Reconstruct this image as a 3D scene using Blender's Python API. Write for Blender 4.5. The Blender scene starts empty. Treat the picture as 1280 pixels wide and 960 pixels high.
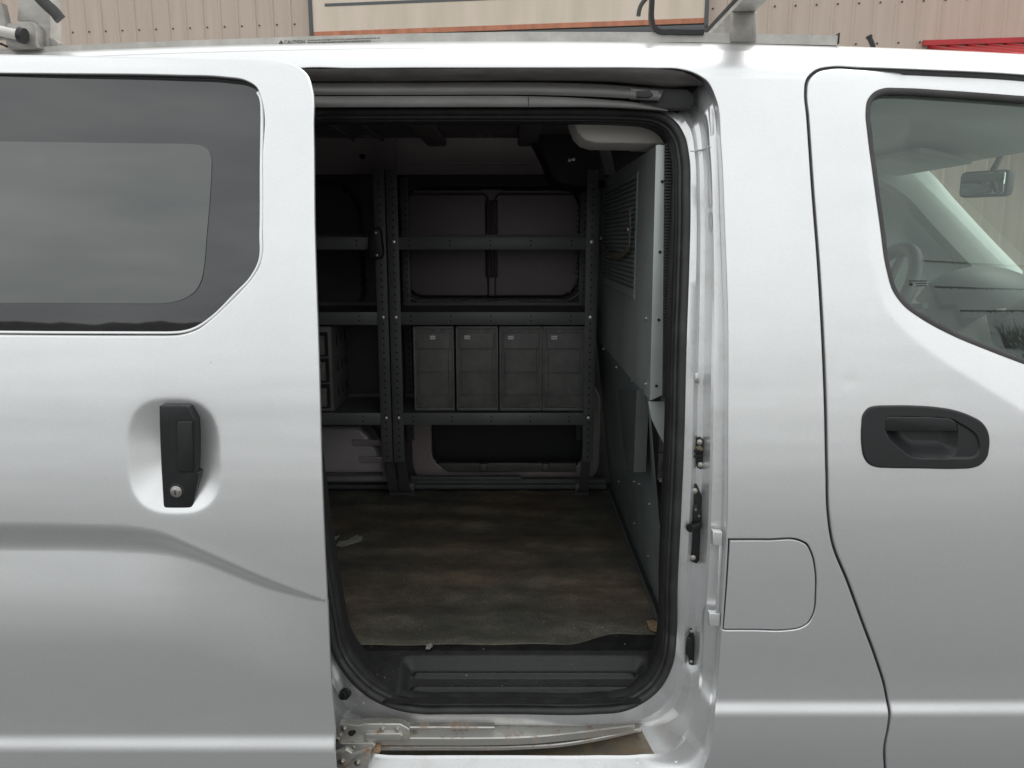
import bpy, bmesh, math, random
import numpy as np
from mathutils import Vector, Matrix
from mathutils.geometry import delaunay_2d_cdt
random.seed(4); rng = np.random.default_rng(5)
sc = bpy.context.scene
C = sc.collection
# ------------------------------------------------------------------ camera model
PITCH = math.radians(10.7); FP = 950.0; CAM = Vector((0, -1.5, 1.45))
cp, sp = math.cos(PITCH), math.sin(PITCH)
def ray(u, v):
    a = (u - 640) / FP; b = (480 - v) / FP
    return Vector((a, cp + b * sp, -sp + b * cp))
def P(u, v, Y):                       # a point of the vertical plane y = Y
    d = ray(u, v); t = (Y - CAM.y) / d.y
    return CAM + d * t
def PX(u, v, X):                      # a point of the plane x = X
    d = ray(u, v); return CAM + d * (X / d.x)
def PZ(u, v, Z):
    d = ray(u, v); return CAM + d * ((Z - CAM.z) / d.z)
def PS(u, v, F):                      # a point of the surface y = F(x, z)
    Y = 0.0
    for _ in range(14):
        p = P(u, v, Y); Y = 0.5 * Y + 0.5 * float(F(np.array([p.x]), np.array([p.z]))[0])
    return P(u, v, Y)
def sstep(a, b, x):
    t = np.clip((x - a) / (b - a), 0, 1); return t * t * (3 - 2 * t)

# ------------------------------------------------------------------ body profile
_pz = np.array([.0, .25, .40, .50, .60, .72, .85, .98, 1.10, 1.25, 1.40, 1.55, 1.66, 1.72, 1.77, 1.805, 1.83, 1.845, 1.853])
_py = np.array([.05, .020, .010, .004, -.006, -.0155, -.0185, -.012, .001, .020, .042, .066, .086, .100, .116, .132, .153, .174, .198])
def _spline(x, y):
    n = len(x); h = np.diff(x); A = np.eye(n); r = np.zeros(n)
    for i in range(1, n - 1):
        A[i, i-1] = h[i-1]; A[i, i] = 2 * (h[i-1] + h[i]); A[i, i+1] = h[i]
        r[i] = 6 * ((y[i+1] - y[i]) / h[i] - (y[i] - y[i-1]) / h[i-1])
    m = np.linalg.solve(A, r)
    def f(q):
        q = np.clip(q, x[0], x[-1]); i = np.clip(np.searchsorted(x, q) - 1, 0, n - 2); H = h[i]
        a = (x[i+1] - q) / H; b = (q - x[i]) / H
        return a*y[i] + b*y[i+1] + ((a**3 - a) * m[i] + (b**3 - b) * m[i+1]) * H * H / 6
    return f
prof = _spline(_pz, _py)
def drop(x): return .022 * x * x
def F(x, z):
    zz = z + drop(x) * sstep(1.3, 1.75, z)
    y = prof(zz)
    y = y - .0115 * (1 - sstep(.425, .466, zz)) * sstep(.15, .40, zz)
    # faint pressed line along the cantrail
    y = y + .0012 * sstep(1.775, 1.785, zz)
    return y + .020 * np.maximum(0, x - .9) ** 2

# ------------------------------------------------------------------ materials
def newmat(name):
    m = bpy.data.materials.new(name); m.use_nodes = True
    nt = m.node_tree; b = nt.nodes['Principled BSDF']; return m, nt, b
def mat(name, col, rough=.5, metal=0, spec=.5, var=0, vscale=6, col2=None, bump=0, bscale=200, coat=0, vdetail=6, rvar=0, stretch=None, alpha=None):
    m, nt, b = newmat(name); N = nt.nodes; L = nt.links
    b.inputs['Base Color'].default_value = (*col, 1); b.inputs['Roughness'].default_value = rough
    b.inputs['Metallic'].default_value = metal; b.inputs['Specular IOR Level'].default_value = spec
    b.inputs['Coat Weight'].default_value = coat; b.inputs['Coat Roughness'].default_value = .04
    tc = N.new('ShaderNodeTexCoord'); src = tc.outputs['Object']
    if stretch:
        mp = N.new('ShaderNodeMapping'); mp.inputs['Scale'].default_value = stretch; L.new(src, mp.inputs['Vector']); src = mp.outputs['Vector']
    if var or col2:
        n = N.new('ShaderNodeTexNoise'); n.inputs['Scale'].default_value = vscale; n.inputs['Detail'].default_value = vdetail
        n.inputs['Roughness'].default_value = .6
        L.new(src, n.inputs['Vector'])
        cr = N.new('ShaderNodeValToRGB'); cr.color_ramp.elements[0].position = .32; cr.color_ramp.elements[1].position = .68
        c2 = col2 if col2 else tuple(min(1, c * (1 + var)) for c in col)
        c1 = col if col2 else tuple(c * (1 - var) for c in col)
        cr.color_ramp.elements[0].color = (*c1, 1); cr.color_ramp.elements[1].color = (*c2, 1)
        L.new(n.outputs['Fac'], cr.inputs['Fac']); L.new(cr.outputs['Color'], b.inputs['Base Color'])
        if rvar:
            mr = N.new('ShaderNodeMapRange'); mr.inputs['To Min'].default_value = rough - rvar; mr.inputs['To Max'].default_value = rough + rvar
            L.new(n.outputs['Fac'], mr.inputs['Value']); L.new(mr.outputs['Result'], b.inputs['Roughness'])
    if bump:
        n2 = N.new('ShaderNodeTexNoise'); n2.inputs['Scale'].default_value = bscale; n2.inputs['Detail'].default_value = 3
        L.new(src, n2.inputs['Vector'])
        bp = N.new('ShaderNodeBump'); bp.inputs['Strength'].default_value = bump; bp.inputs['Distance'].default_value = .002
        L.new(n2.outputs['Fac'], bp.inputs['Height']); L.new(bp.outputs['Normal'], b.inputs['Normal'])
    return m
def paint(name, dirt=0.0):
    m, nt, b = newmat(name); N = nt.nodes; L = nt.links
    b.inputs['Metallic'].default_value = .74; b.inputs['Roughness'].default_value = .40
    b.inputs['Coat Weight'].default_value = .55; b.inputs['Coat Roughness'].default_value = .06; b.inputs['Coat IOR'].default_value = 1.45
    tc = N.new('ShaderNodeTexCoord')
    fl = N.new('ShaderNodeTexNoise'); fl.inputs['Scale'].default_value = 900; fl.inputs['Detail'].default_value = 1
    L.new(tc.outputs['Object'], fl.inputs['Vector'])
    lo = N.new('ShaderNodeTexNoise'); lo.inputs['Scale'].default_value = 3.2; lo.inputs['Detail'].default_value = 5; lo.inputs['Roughness'].default_value = .65
    L.new(tc.outputs['Object'], lo.inputs['Vector'])
    cr = N.new('ShaderNodeValToRGB'); cr.color_ramp.elements[0].position = .3; cr.color_ramp.elements[1].position = .7
    cr.color_ramp.elements[0].color = (.755, .762, .765, 1); cr.color_ramp.elements[1].color = (.865, .873, .877, 1)
    L.new(fl.outputs['Fac'], cr.inputs['Fac'])
    mx = N.new('ShaderNodeMix'); mx.data_type = 'RGBA'; mx.blend_type = 'MIX'
    L.new(cr.outputs['Color'], mx.inputs[6])
    if dirt:
        d = N.new('ShaderNodeValToRGB'); d.color_ramp.elements[0].position = .52; d.color_ramp.elements[1].position = .75
        d.color_ramp.elements[0].color = (0,0,0,1); d.color_ramp.elements[1].color = (dirt,dirt,dirt,1)
        dn = N.new('ShaderNodeTexNoise'); dn.inputs['Scale'].default_value = 14; dn.inputs['Detail'].default_value = 8; dn.inputs['Roughness'].default_value = .7
        L.new(tc.outputs['Object'], dn.inputs['Vector']); L.new(dn.outputs['Fac'], d.inputs['Fac'])
        L.new(d.outputs['Color'], mx.inputs['Factor']); mx.inputs[7].default_value = (.30, .24, .17, 1)
    else:
        mr0 = N.new('ShaderNodeMapRange'); mr0.inputs['From Min'].default_value = .4; mr0.inputs['From Max'].default_value = .75
        mr0.inputs['To Max'].default_value = .10
        L.new(lo.outputs['Fac'], mr0.inputs['Value']); L.new(mr0.outputs['Result'], mx.inputs['Factor']); mx.inputs[7].default_value = (.42, .40, .37, 1)
    # sparse specks of road dirt and tiny chips
    vo = N.new('ShaderNodeTexVoronoi'); vo.inputs['Scale'].default_value = 13; L.new(tc.outputs['Object'], vo.inputs['Vector'])
    sx = N.new('ShaderNodeSeparateColor'); L.new(vo.outputs['Color'], sx.inputs[0])
    th = N.new('ShaderNodeMath'); th.operation = 'MULTIPLY'; th.inputs[1].default_value = .019; L.new(sx.outputs[0], th.inputs[0])
    lt_ = N.new('ShaderNodeMath'); lt_.operation = 'LESS_THAN'; L.new(vo.outputs['Distance'], lt_.inputs[0]); L.new(th.outputs[0], lt_.inputs[1])
    sel = N.new('ShaderNodeMath'); sel.operation = 'GREATER_THAN'; sel.inputs[1].default_value = .60; L.new(sx.outputs[1], sel.inputs[0])
    ml = N.new('ShaderNodeMath'); ml.operation = 'MULTIPLY'; L.new(lt_.outputs[0], ml.inputs[0]); L.new(sel.outputs[0], ml.inputs[1])
    ms = N.new('ShaderNodeMath'); ms.operation = 'MULTIPLY'; ms.inputs[1].default_value = .7; L.new(ml.outputs[0], ms.inputs[0])
    mx3 = N.new('ShaderNodeMix'); mx3.data_type = 'RGBA'; L.new(ms.outputs[0], mx3.inputs['Factor']); L.new(mx.outputs[2], mx3.inputs[6]); mx3.inputs[7].default_value = (.16, .14, .12, 1)
    L.new(mx3.outputs[2], b.inputs['Base Color'])
    mr = N.new('ShaderNodeMapRange'); mr.inputs['To Min'].default_value = .31; mr.inputs['To Max'].default_value = .39
    L.new(lo.outputs['Fac'], mr.inputs['Value']); L.new(mr.outputs['Result'], b.inputs['Roughness'])
    wv = N.new('ShaderNodeTexNoise'); wv.inputs['Scale'].default_value = 2.0; wv.inputs['Detail'].default_value = 2.5
    mpw = N.new('ShaderNodeMapping'); mpw.inputs['Scale'].default_value = (.7, 1, 3.2); L.new(tc.outputs['Object'], mpw.inputs['Vector']); L.new(mpw.outputs['Vector'], wv.inputs['Vector'])
    ad = N.new('ShaderNodeMath'); ad.operation = 'MULTIPLY_ADD'; ad.inputs[1].default_value = .03
    L.new(fl.outputs['Fac'], ad.inputs[0]); L.new(wv.outputs['Fac'], ad.inputs[2])
    bp = N.new('ShaderNodeBump'); bp.inputs['Strength'].default_value = .5; bp.inputs['Distance'].default_value = .004
    L.new(ad.outputs[0], bp.inputs['Height']); L.new(bp.outputs['Normal'], b.inputs['Normal']); L.new(bp.outputs['Normal'], b.inputs['Coat Normal'])
    return m
def glass(name, tint, haze=.0, rough=.0):
    m, nt, b = newmat(name); N = nt.nodes; L = nt.links; N.remove(b)
    out = N['Material Output']; t = N.new('ShaderNodeBsdfTransparent'); t.inputs['Color'].default_value = (*tint, 1)
    g = N.new('ShaderNodeBsdfGlossy'); g.inputs['Roughness'].default_value = rough; g.inputs['Color'].default_value = (.88, 1, .95, 1)
    fr = N.new('ShaderNodeFresnel'); fr.inputs['IOR'].default_value = 1.68
    mx = N.new('ShaderNodeMixShader'); L.new(fr.outputs[0], mx.inputs[0]); L.new(t.outputs[0], mx.inputs[1]); L.new(g.outputs[0], mx.inputs[2])
    last = mx.outputs[0]
    if haze:
        d = N.new('ShaderNodeBsdfDiffuse'); d.inputs['Color'].default_value = (.55, .62, .58, 1)
        m2 = N.new('ShaderNodeMixShader'); m2.inputs[0].default_value = haze; L.new(last, m2.inputs[1]); L.new(d.outputs[0], m2.inputs[2]); last = m2.outputs[0]
    L.new(last, out.inputs['Surface']); return m

M = {}
M['paint'] = paint('silver_paint')
M['jamb'] = paint('silver_paint_dirty', .28)
M['rubber'] = mat('rubber', (.030, .030, .030), .5, var=.3, vscale=20, bump=.3, bscale=300, spec=.4)
M['rubber_grey'] = mat('weathered_rubber', (.055, .053, .052), .6, var=.35, vscale=9, bump=.3, bscale=120)
M['gap'] = mat('gap_black', (.012, .012, .012), .8)
M['black'] = mat('black_plastic', (.010, .0105, .0115), .42, bump=.25, bscale=700, var=.15, vscale=8)
M['black_matt'] = mat('black_plastic_matt', (.018, .018, .019), .6, bump=.3, bscale=500)
M['frit'] = mat('tinted_glass_band', (.016, .017, .019), .03, spec=.9, coat=.30, var=.04, vscale=2)
M['pane'] = mat('tinted_glass', (.044, .052, .047), .03, spec=1.0, coat=.65, var=.06, vscale=2)
M['glass'] = glass('clear_green_glass', (.86, .96, .90), .045)
M['wind'] = glass('windshield_glass', (.94, 1.0, .96), .015)
M['chrome'] = mat('steel', (.55, .53, .50), .28, 1, var=.2, vscale=60)
M['bolt'] = mat('zinc_bolt', (.62, .60, .55), .35, 1, var=.25, vscale=200)
M['shelf'] = mat('grey_green_steel', (.082, .086, .084), .5, .1, var=.16, vscale=7, bump=.15, bscale=150)
M['shelf_lip'] = mat('grey_green_lip', (.100, .105, .103), .45, .1, var=.12, vscale=9, bump=.15, bscale=150)
M['bin'] = mat('dark_grey_bin', (.135, .130, .126), .5, var=.20, vscale=22, vdetail=10, bump=.3, bscale=160)
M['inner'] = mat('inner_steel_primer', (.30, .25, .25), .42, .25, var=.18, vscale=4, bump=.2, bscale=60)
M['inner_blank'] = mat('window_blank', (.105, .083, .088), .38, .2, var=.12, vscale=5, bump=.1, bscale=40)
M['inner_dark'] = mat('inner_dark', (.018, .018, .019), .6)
M['ceil'] = mat('ceiling_steel', (.20, .18, .18), .5, .2, var=.2, vscale=5)
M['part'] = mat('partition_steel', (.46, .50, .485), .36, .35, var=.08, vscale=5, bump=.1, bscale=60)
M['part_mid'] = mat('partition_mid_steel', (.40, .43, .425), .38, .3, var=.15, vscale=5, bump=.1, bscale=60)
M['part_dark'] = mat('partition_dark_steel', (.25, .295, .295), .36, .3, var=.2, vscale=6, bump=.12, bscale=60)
M['liner'] = mat('grey_headliner', (.58, .55, .51), .95, var=.06, vscale=12)
M['cab_liner'] = mat('cab_headliner', (.80, .80, .77), .95, var=.04, vscale=6)
M['alu'] = mat('weathered_aluminium', (.40, .385, .35), .55, .45, var=.22, vscale=18, col2=(.60, .58, .54), bump=.5, bscale=60, rvar=.12)
M['alu2'] = mat('grey_aluminium', (.34, .325, .30), .5, .5, var=.2, vscale=25, bump=.4, bscale=90)
M['white_tube'] = mat('white_tube', (.66, .64, .60), .45, var=.1, vscale=30)
M['sticker'] = mat('paper_sticker', (.80, .80, .78), .7, var=.1, vscale=90)
M['ink'] = mat('print_black', (.02, .02, .022), .6)
M['strap'] = mat('brown_strap', (.17, .15, .10), .7, var=.3, vscale=60)
M['scrap'] = mat('paper_scrap', (.30, .29, .25), .9, var=.3, vscale=80)
M['cardboard'] = mat('torn_cardboard', (.30, .20, .12), .9, var=.4, vscale=80)
M['cab'] = mat('cab_grey_plastic', (.27, .285, .275), .6, var=.06, vscale=8)
M['cab_light'] = mat('cab_light_trim', (.66, .68, .65), .75, var=.05, vscale=8)
M['cab_dark'] = mat('cab_dark_plastic', (.075, .082, .08), .5, var=.08, vscale=8)
M['mirror'] = mat('mirror_glass', (.6, .62, .62), .03, 1)
M['screen'] = mat('screen_glass', (.02, .02, .02), .08)

# rail: galvanised with rust
def rusty(name, base, rust, lo, hi, scale=22, metal=.7, rough=.35):
    m, nt, b = newmat(name); N = nt.nodes; L = nt.links
    tc = N.new('ShaderNodeTexCoord'); n = N.new('ShaderNodeTexNoise'); n.inputs['Scale'].default_value = scale; n.inputs['Detail'].default_value = 8; n.inputs['Roughness'].default_value = .7
    L.new(tc.outputs['Object'], n.inputs['Vector'])
    cr = N.new('ShaderNodeValToRGB'); cr.color_ramp.elements[0].position = lo; cr.color_ramp.elements[1].position = hi
    cr.color_ramp.elements[0].color = (*base, 1); cr.color_ramp.elements[1].color = (*rust, 1)
    L.new(n.outputs['Fac'], cr.inputs['Fac']); L.new(cr.outputs['Color'], b.inputs['Base Color'])
    mr = N.new('ShaderNodeMapRange'); mr.inputs['From Min'].default_value = lo; mr.inputs['From Max'].default_value = hi
    mr.inputs['To Min'].default_value = metal; mr.inputs['To Max'].default_value = .05; L.new(n.outputs['Fac'], mr.inputs['Value']); L.new(mr.outputs['Result'], b.inputs['Metallic'])
    mr = N.new('ShaderNodeMapRange'); mr.inputs['From Min'].default_value = lo; mr.inputs['From Max'].default_value = hi
    mr.inputs['To Min'].default_value = rough; mr.inputs['To Max'].default_value = .85; L.new(n.outputs['Fac'], mr.inputs['Value']); L.new(mr.outputs['Result'], b.inputs['Roughness'])
    bp = N.new('ShaderNodeBump'); bp.inputs['Strength'].default_value = .25; bp.inputs['Distance'].default_value = .002
    L.new(n.outputs['Fac'], bp.inputs['Height']); L.new(bp.outputs['Normal'], b.inputs['Normal'])
    return m
M['rail'] = rusty('galvanised_rail', (.50, .49, .46), (.26, .15, .07), .52, .70)
M['chan'] = rusty('rusty_channel', (.38, .35, .29), (.24, .15, .07), .42, .66, 9)
M['bracket'] = rusty('bracket_steel', (.55, .54, .50), (.30, .18, .09), .55, .70, 40)
M['cangrey'] = mat('dirty_grey_body', (.125, .12, .116), .42, .35, var=.2, vscale=7, stretch=(1, 4, 4))

# floor mat
def floor_mat():
    m, nt, b = newmat('worn_rubber_floor_mat'); N = nt.nodes; L = nt.links
    tc = N.new('ShaderNodeTexCoord'); mp = N.new('ShaderNodeMapping'); mp.inputs['Scale'].default_value = (.9, 4.6, 1)
    L.new(tc.outputs['Object'], mp.inputs['Vector'])
    nb = N.new('ShaderNodeTexNoise'); nb.inputs['Scale'].default_value = 1.9; nb.inputs['Detail'].default_value = 4; nb.inputs['Roughness'].default_value = .5
    nb.inputs['Distortion'].default_value = .25; L.new(mp.outputs['Vector'], nb.inputs['Vector'])
    ni = N.new('ShaderNodeTexNoise'); ni.inputs['Scale'].default_value = 6.5; ni.inputs['Detail'].default_value = 10; ni.inputs['Roughness'].default_value = .68
    mpi = N.new('ShaderNodeMapping'); mpi.inputs['Scale'].default_value = (1, 1.5, 1); L.new(tc.outputs['Object'], mpi.inputs['Vector']); L.new(mpi.outputs['Vector'], ni.inputs['Vector'])
    n = N.new('ShaderNodeMix'); n.inputs['Factor'].default_value = .62; L.new(nb.outputs['Fac'], n.inputs[2]); L.new(ni.outputs['Fac'], n.inputs[3])
    cr = N.new('ShaderNodeValToRGB'); e = cr.color_ramp.elements
    e[0].position = .36; e[0].color = (.066, .062, .054, 1); e[1].position = .66; e[1].color = (.23, .203, .158, 1)
    k = e.new(.50); k.color = (.118, .107, .088, 1)
    L.new(n.outputs[0], cr.inputs['Fac'])
    n2 = N.new('ShaderNodeTexNoise'); n2.inputs['Scale'].default_value = 2.6; n2.inputs['Detail'].default_value = 3
    L.new(tc.outputs['Object'], n2.inputs['Vector'])
    mx = N.new('ShaderNodeMix'); mx.data_type = 'RGBA'; mx.blend_type = 'MULTIPLY'
    r2 = N.new('ShaderNodeValToRGB'); r2.color_ramp.elements[0].position = .42; r2.color_ramp.elements[1].position = .6
    r2.color_ramp.elements[0].color = (.80, .84, .84, 1); r2.color_ramp.elements[1].color = (1.14, 1.0, .90, 1)
    L.new(n2.outputs['Fac'], r2.inputs['Fac']); mx.inputs['Factor'].default_value = 1
    L.new(cr.outputs['Color'], mx.inputs[6]); L.new(r2.outputs['Color'], mx.inputs[7])
    # fibres / grit
    g = N.new('ShaderNodeTexNoise'); g.inputs['Scale'].default_value = 420; g.inputs['Detail'].default_value = 2
    L.new(tc.outputs['Object'], g.inputs['Vector'])
    r3 = N.new('ShaderNodeValToRGB'); r3.color_ramp.elements[0].position = .35; r3.color_ramp.elements[1].position = .7
    r3.color_ramp.elements[0].color = (.6, .6, .6, 1); r3.color_ramp.elements[1].color = (1.5, 1.5, 1.5, 1)
    L.new(g.outputs['Fac'], r3.inputs['Fac'])
    mx2 = N.new('ShaderNodeMix'); mx2.data_type = 'RGBA'; mx2.blend_type = 'MULTIPLY'; mx2.inputs['Factor'].default_value = 1
    L.new(mx.outputs[2], mx2.inputs[6]); L.new(r3.outputs['Color'], mx2.inputs[7])
    L.new(mx2.outputs[2], b.inputs['Base Color']); b.inputs['Roughness'].default_value = .8; b.inputs['Specular IOR Level'].default_value = .25
    bp = N.new('ShaderNodeBump'); bp.inputs['Strength'].default_value = .5; bp.inputs['Distance'].default_value = .006
    L.new(n.outputs[0], bp.inputs['Height']); L.new(bp.outputs['Normal'], b.inputs['Normal'])
    return m
M['floor'] = floor_mat()
M['tread'] = mat('scuffed_black_tread', (.0125, .0125, .0125), .5, var=.35, vscale=30, bump=.5, bscale=220, vdetail=9, rvar=.1)

# ------------------------------------------------------------------ object helpers
def empty(name, parent=None, loc=(0, 0, 0)):
    o = bpy.data.objects.new(name, None); C.objects.link(o); o.parent = parent; o.location = loc; o.empty_display_size = .1
    return o
def tag(o, label=None, cat=None, group=None, kind=None):
    if label: o['label'] = label
    if cat: o['category'] = cat
    if group: o['group'] = group
    if kind: o['kind'] = kind
    return o
def obj(name, bm, mats, parent=None, ang=35):
    if not isinstance(mats, (list, tuple)): mats = [mats]
    bmesh.ops.recalc_face_normals(bm, faces=bm.faces[:]) if ang >= 0 else None
    ca = abs(ang)
    for f in bm.faces: f.smooth = True
    for e in bm.edges:
        if len(e.link_faces) == 2:
            e.smooth = e.calc_face_angle(0) < math.radians(ca)
    me = bpy.data.meshes.new(name); bm.to_mesh(me); bm.free()
    for m in mats: me.materials.append(m)
    o = bpy.data.objects.new(name, me); C.objects.link(o); o.parent = parent
    return o
def B(): return bmesh.new()
def box(bm, c, s, rot=None, bevel=0, mi=0):
    mtx = Matrix.Translation(Vector(c)) @ (rot.to_4x4() if rot else Matrix()) @ Matrix.Diagonal((*s, 1))
    r = bmesh.ops.create_cube(bm, size=1, matrix=mtx)
    fs = list({f for v in r['verts'] for f in v.link_faces})
    for f in fs: f.material_index = mi
    if bevel:
        es = list({e for v in r['verts'] for e in v.link_edges})
        q = bmesh.ops.bevel(bm, geom=es, offset=bevel, segments=2, affect='EDGES', profile=.5)
        for f in q['faces']: f.material_index = mi
def box2(bm, p0, p1, bevel=0, mi=0):
    p0 = Vector(p0); p1 = Vector(p1)
    box(bm, (p0 + p1) / 2, [abs(a) for a in (p1 - p0)], None, bevel, mi)
def cyl(bm, c, r, h, axis=(0, -1, 0), n=20, mi=0, r2=None, bevel=0):
    q = Vector(axis).normalized().to_track_quat('Z', 'Y').to_matrix().to_4x4()
    k = bmesh.ops.create_cone(bm, cap_ends=True, segments=n, radius1=r, radius2=r if r2 is None else r2, depth=h, matrix=Matrix.Translation(Vector(c)) @ q)
    fs = list({f for v in k['verts'] for f in v.link_faces})
    for f in fs: f.material_index = mi
    if bevel:
        es = [e for e in {e for v in k['verts'] for e in v.link_edges} if len(e.link_faces) == 2 and e.calc_face_angle(0) > 1]
        g = bmesh.ops.bevel(bm, geom=es, offset=bevel, segments=2, affect='EDGES', profile=.5)
        for f in g['faces']: f.material_index = mi
def hexbolt(bm, c, r, axis=(0, -1, 0), mi=0):
    a = Vector(axis).normalized(); c = Vector(c)
    cyl(bm, c + a * r * .15, r * 1.35, r * .3, a, 18, mi, bevel=r * .1)
    cyl(bm, c + a * r * .6, r * .85, r * .7, a, 6, mi, bevel=r * .12)
def prism(bm, pts, d, bevel=0, mi=0):     # pts: 3D loop, extruded by vector d
    vs = [bm.verts.new(p) for p in pts]; f = bm.faces.new(vs)
    r = bmesh.ops.extrude_face_region(bm, geom=[f]); nv = [e for e in r['geom'] if isinstance(e, bmesh.types.BMVert)]
    bmesh.ops.translate(bm, vec=Vector(d), verts=nv)
    fs = list({g for v in vs + nv for g in v.link_faces})
    for g in fs: g.material_index = mi
    bmesh.ops.recalc_face_normals(bm, faces=fs)
    if bevel:
        es = list(f.edges)
        g = bmesh.ops.bevel(bm, geom=es, offset=bevel, segments=3, affect='EDGES', profile=.5)
        for q in g['faces']: q.material_index = mi
def pxprism(bm, px, Y, depth, bevel=0, mi=0): # pixel outline standing in the plane y=Y, thickness going back
    prism(bm, [P(u, v, Y) for u, v in px], (0, depth, 0), bevel, mi)
def curve(pts, step, closed=False):       # smooth resample through points (any dimension)
    p = [np.array(tuple(q), float) for q in pts]; n = len(p); out = []
    segs = n if closed else n - 1
    def g(i): return p[i % n] if closed else p[max(0, min(n - 1, i))]
    def tang(i):
        a, b, c = g(i-1), g(i), g(i+1); l0 = np.linalg.norm(b - a); l1 = np.linalg.norm(c - b)
        if l0 < 1e-9: return (c - b) / max(l1, 1e-9)
        if l1 < 1e-9: return (b - a) / l0
        return ((b - a) / l0 * l1 + (c - b) / l1 * l0) / (l0 + l1)
    for i in range(segs):
        a, b = g(i), g(i+1); L = np.linalg.norm(b - a); k = max(1, int(math.ceil(L / step))); ta, tb = tang(i) * L, tang(i+1) * L
        for j in range(k):
            t = j / k; out.append((2*t**3-3*t*t+1)*a + (t**3-2*t*t+t)*ta + (-2*t**3+3*t*t)*b + (t**3-t*t)*tb)
    if not closed: out.append(p[-1])
    return np.array(out)
def sweep(bm, path, sec, closed=False, up=Vector((0, -1, 0)), mi=0, caps=True):   # sec: list of (side, out) offsets; out along up
    path = [Vector(p) for p in path]; n = len(path); rings = []
    for i, p in enumerate(path):
        a = path[(i-1) % n] if closed or i > 0 else p; b = path[(i+1) % n] if closed or i < n-1 else p
        t = (b - a).normalized(); s = t.cross(up).normalized(); w = s.cross(t).normalized()
        rings.append([bm.verts.new(p + s * q[0] + w * q[1]) for q in sec])
    m = len(sec); fs = []
    for i in range(n if closed else n - 1):
        A, Bq = rings[i], rings[(i+1) % n]
        for j in range(m):
            fs.append(bm.faces.new((A[j], A[(j+1) % m], Bq[(j+1) % m], Bq[j])))
    if not closed and caps:
        fs.append(bm.faces.new(rings[0])); fs.append(bm.faces.new(rings[-1][::-1]))
    for f in fs: f.material_index = mi
def tube(bm, path, r, n=12, closed=False, mi=0, up=None):
    sec = [(r * math.cos(2*math.pi*k/n), r * math.sin(2*math.pi*k/n)) for k in range(n)]
    sweep(bm, path, sec, closed, up or Vector((0, -1, 0.013)), mi)

# ------------------------------------------------------------------ stamped sheets
def inpoly(x, z, poly):
    px, pz = poly[:, 0], poly[:, 1]; qx, qz = np.roll(px, -1), np.roll(pz, -1)
    ins = np.zeros(len(x), bool)
    for a, b, c, d in zip(px, pz, qx, qz):
        if b == d: continue
        m = ((b > z) != (d > z)) & (x < (c - a) * (z - b) / (d - b) + a); ins ^= m
    return ins
def dist_poly(x, z, poly, closed=True):
    a = poly; b = np.roll(poly, -1, 0)
    if not closed: a = a[:-1]; b = b[:-1]
    best = np.full(len(x), 1e9)
    for (ax, az), (bx, bz) in zip(a, b):
        dx, dz = bx - ax, bz - az; L = dx*dx + dz*dz + 1e-18
        t = np.clip(((x-ax)*dx + (z-az)*dz) / L, 0, 1)
        best = np.minimum(best, (x-ax-t*dx)**2 + (z-az-t*dz)**2)
    return np.sqrt(best)
def area(p): return .5 * np.sum(p[:, 0] * np.roll(p[:, 1], -1) - np.roll(p[:, 0], -1) * p[:, 1])
def offset(loop, d):                       # outward (away from the loop's inside) by d
    a = np.roll(loop, 1, 0); b = np.roll(loop, -1, 0); t = b - a; t /= np.linalg.norm(t, axis=1)[:, None] + 1e-12
    s = 1 if area(loop) > 0 else -1
    return loop + s * d * np.stack([t[:, 1], -t[:, 0]], 1)
def grad(Fn, x, z, e=7e-4):
    return (Fn(x+e, z) - Fn(x-e, z)) / (2*e), (Fn(x, z+e) - Fn(x, z-e)) / (2*e)
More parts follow.
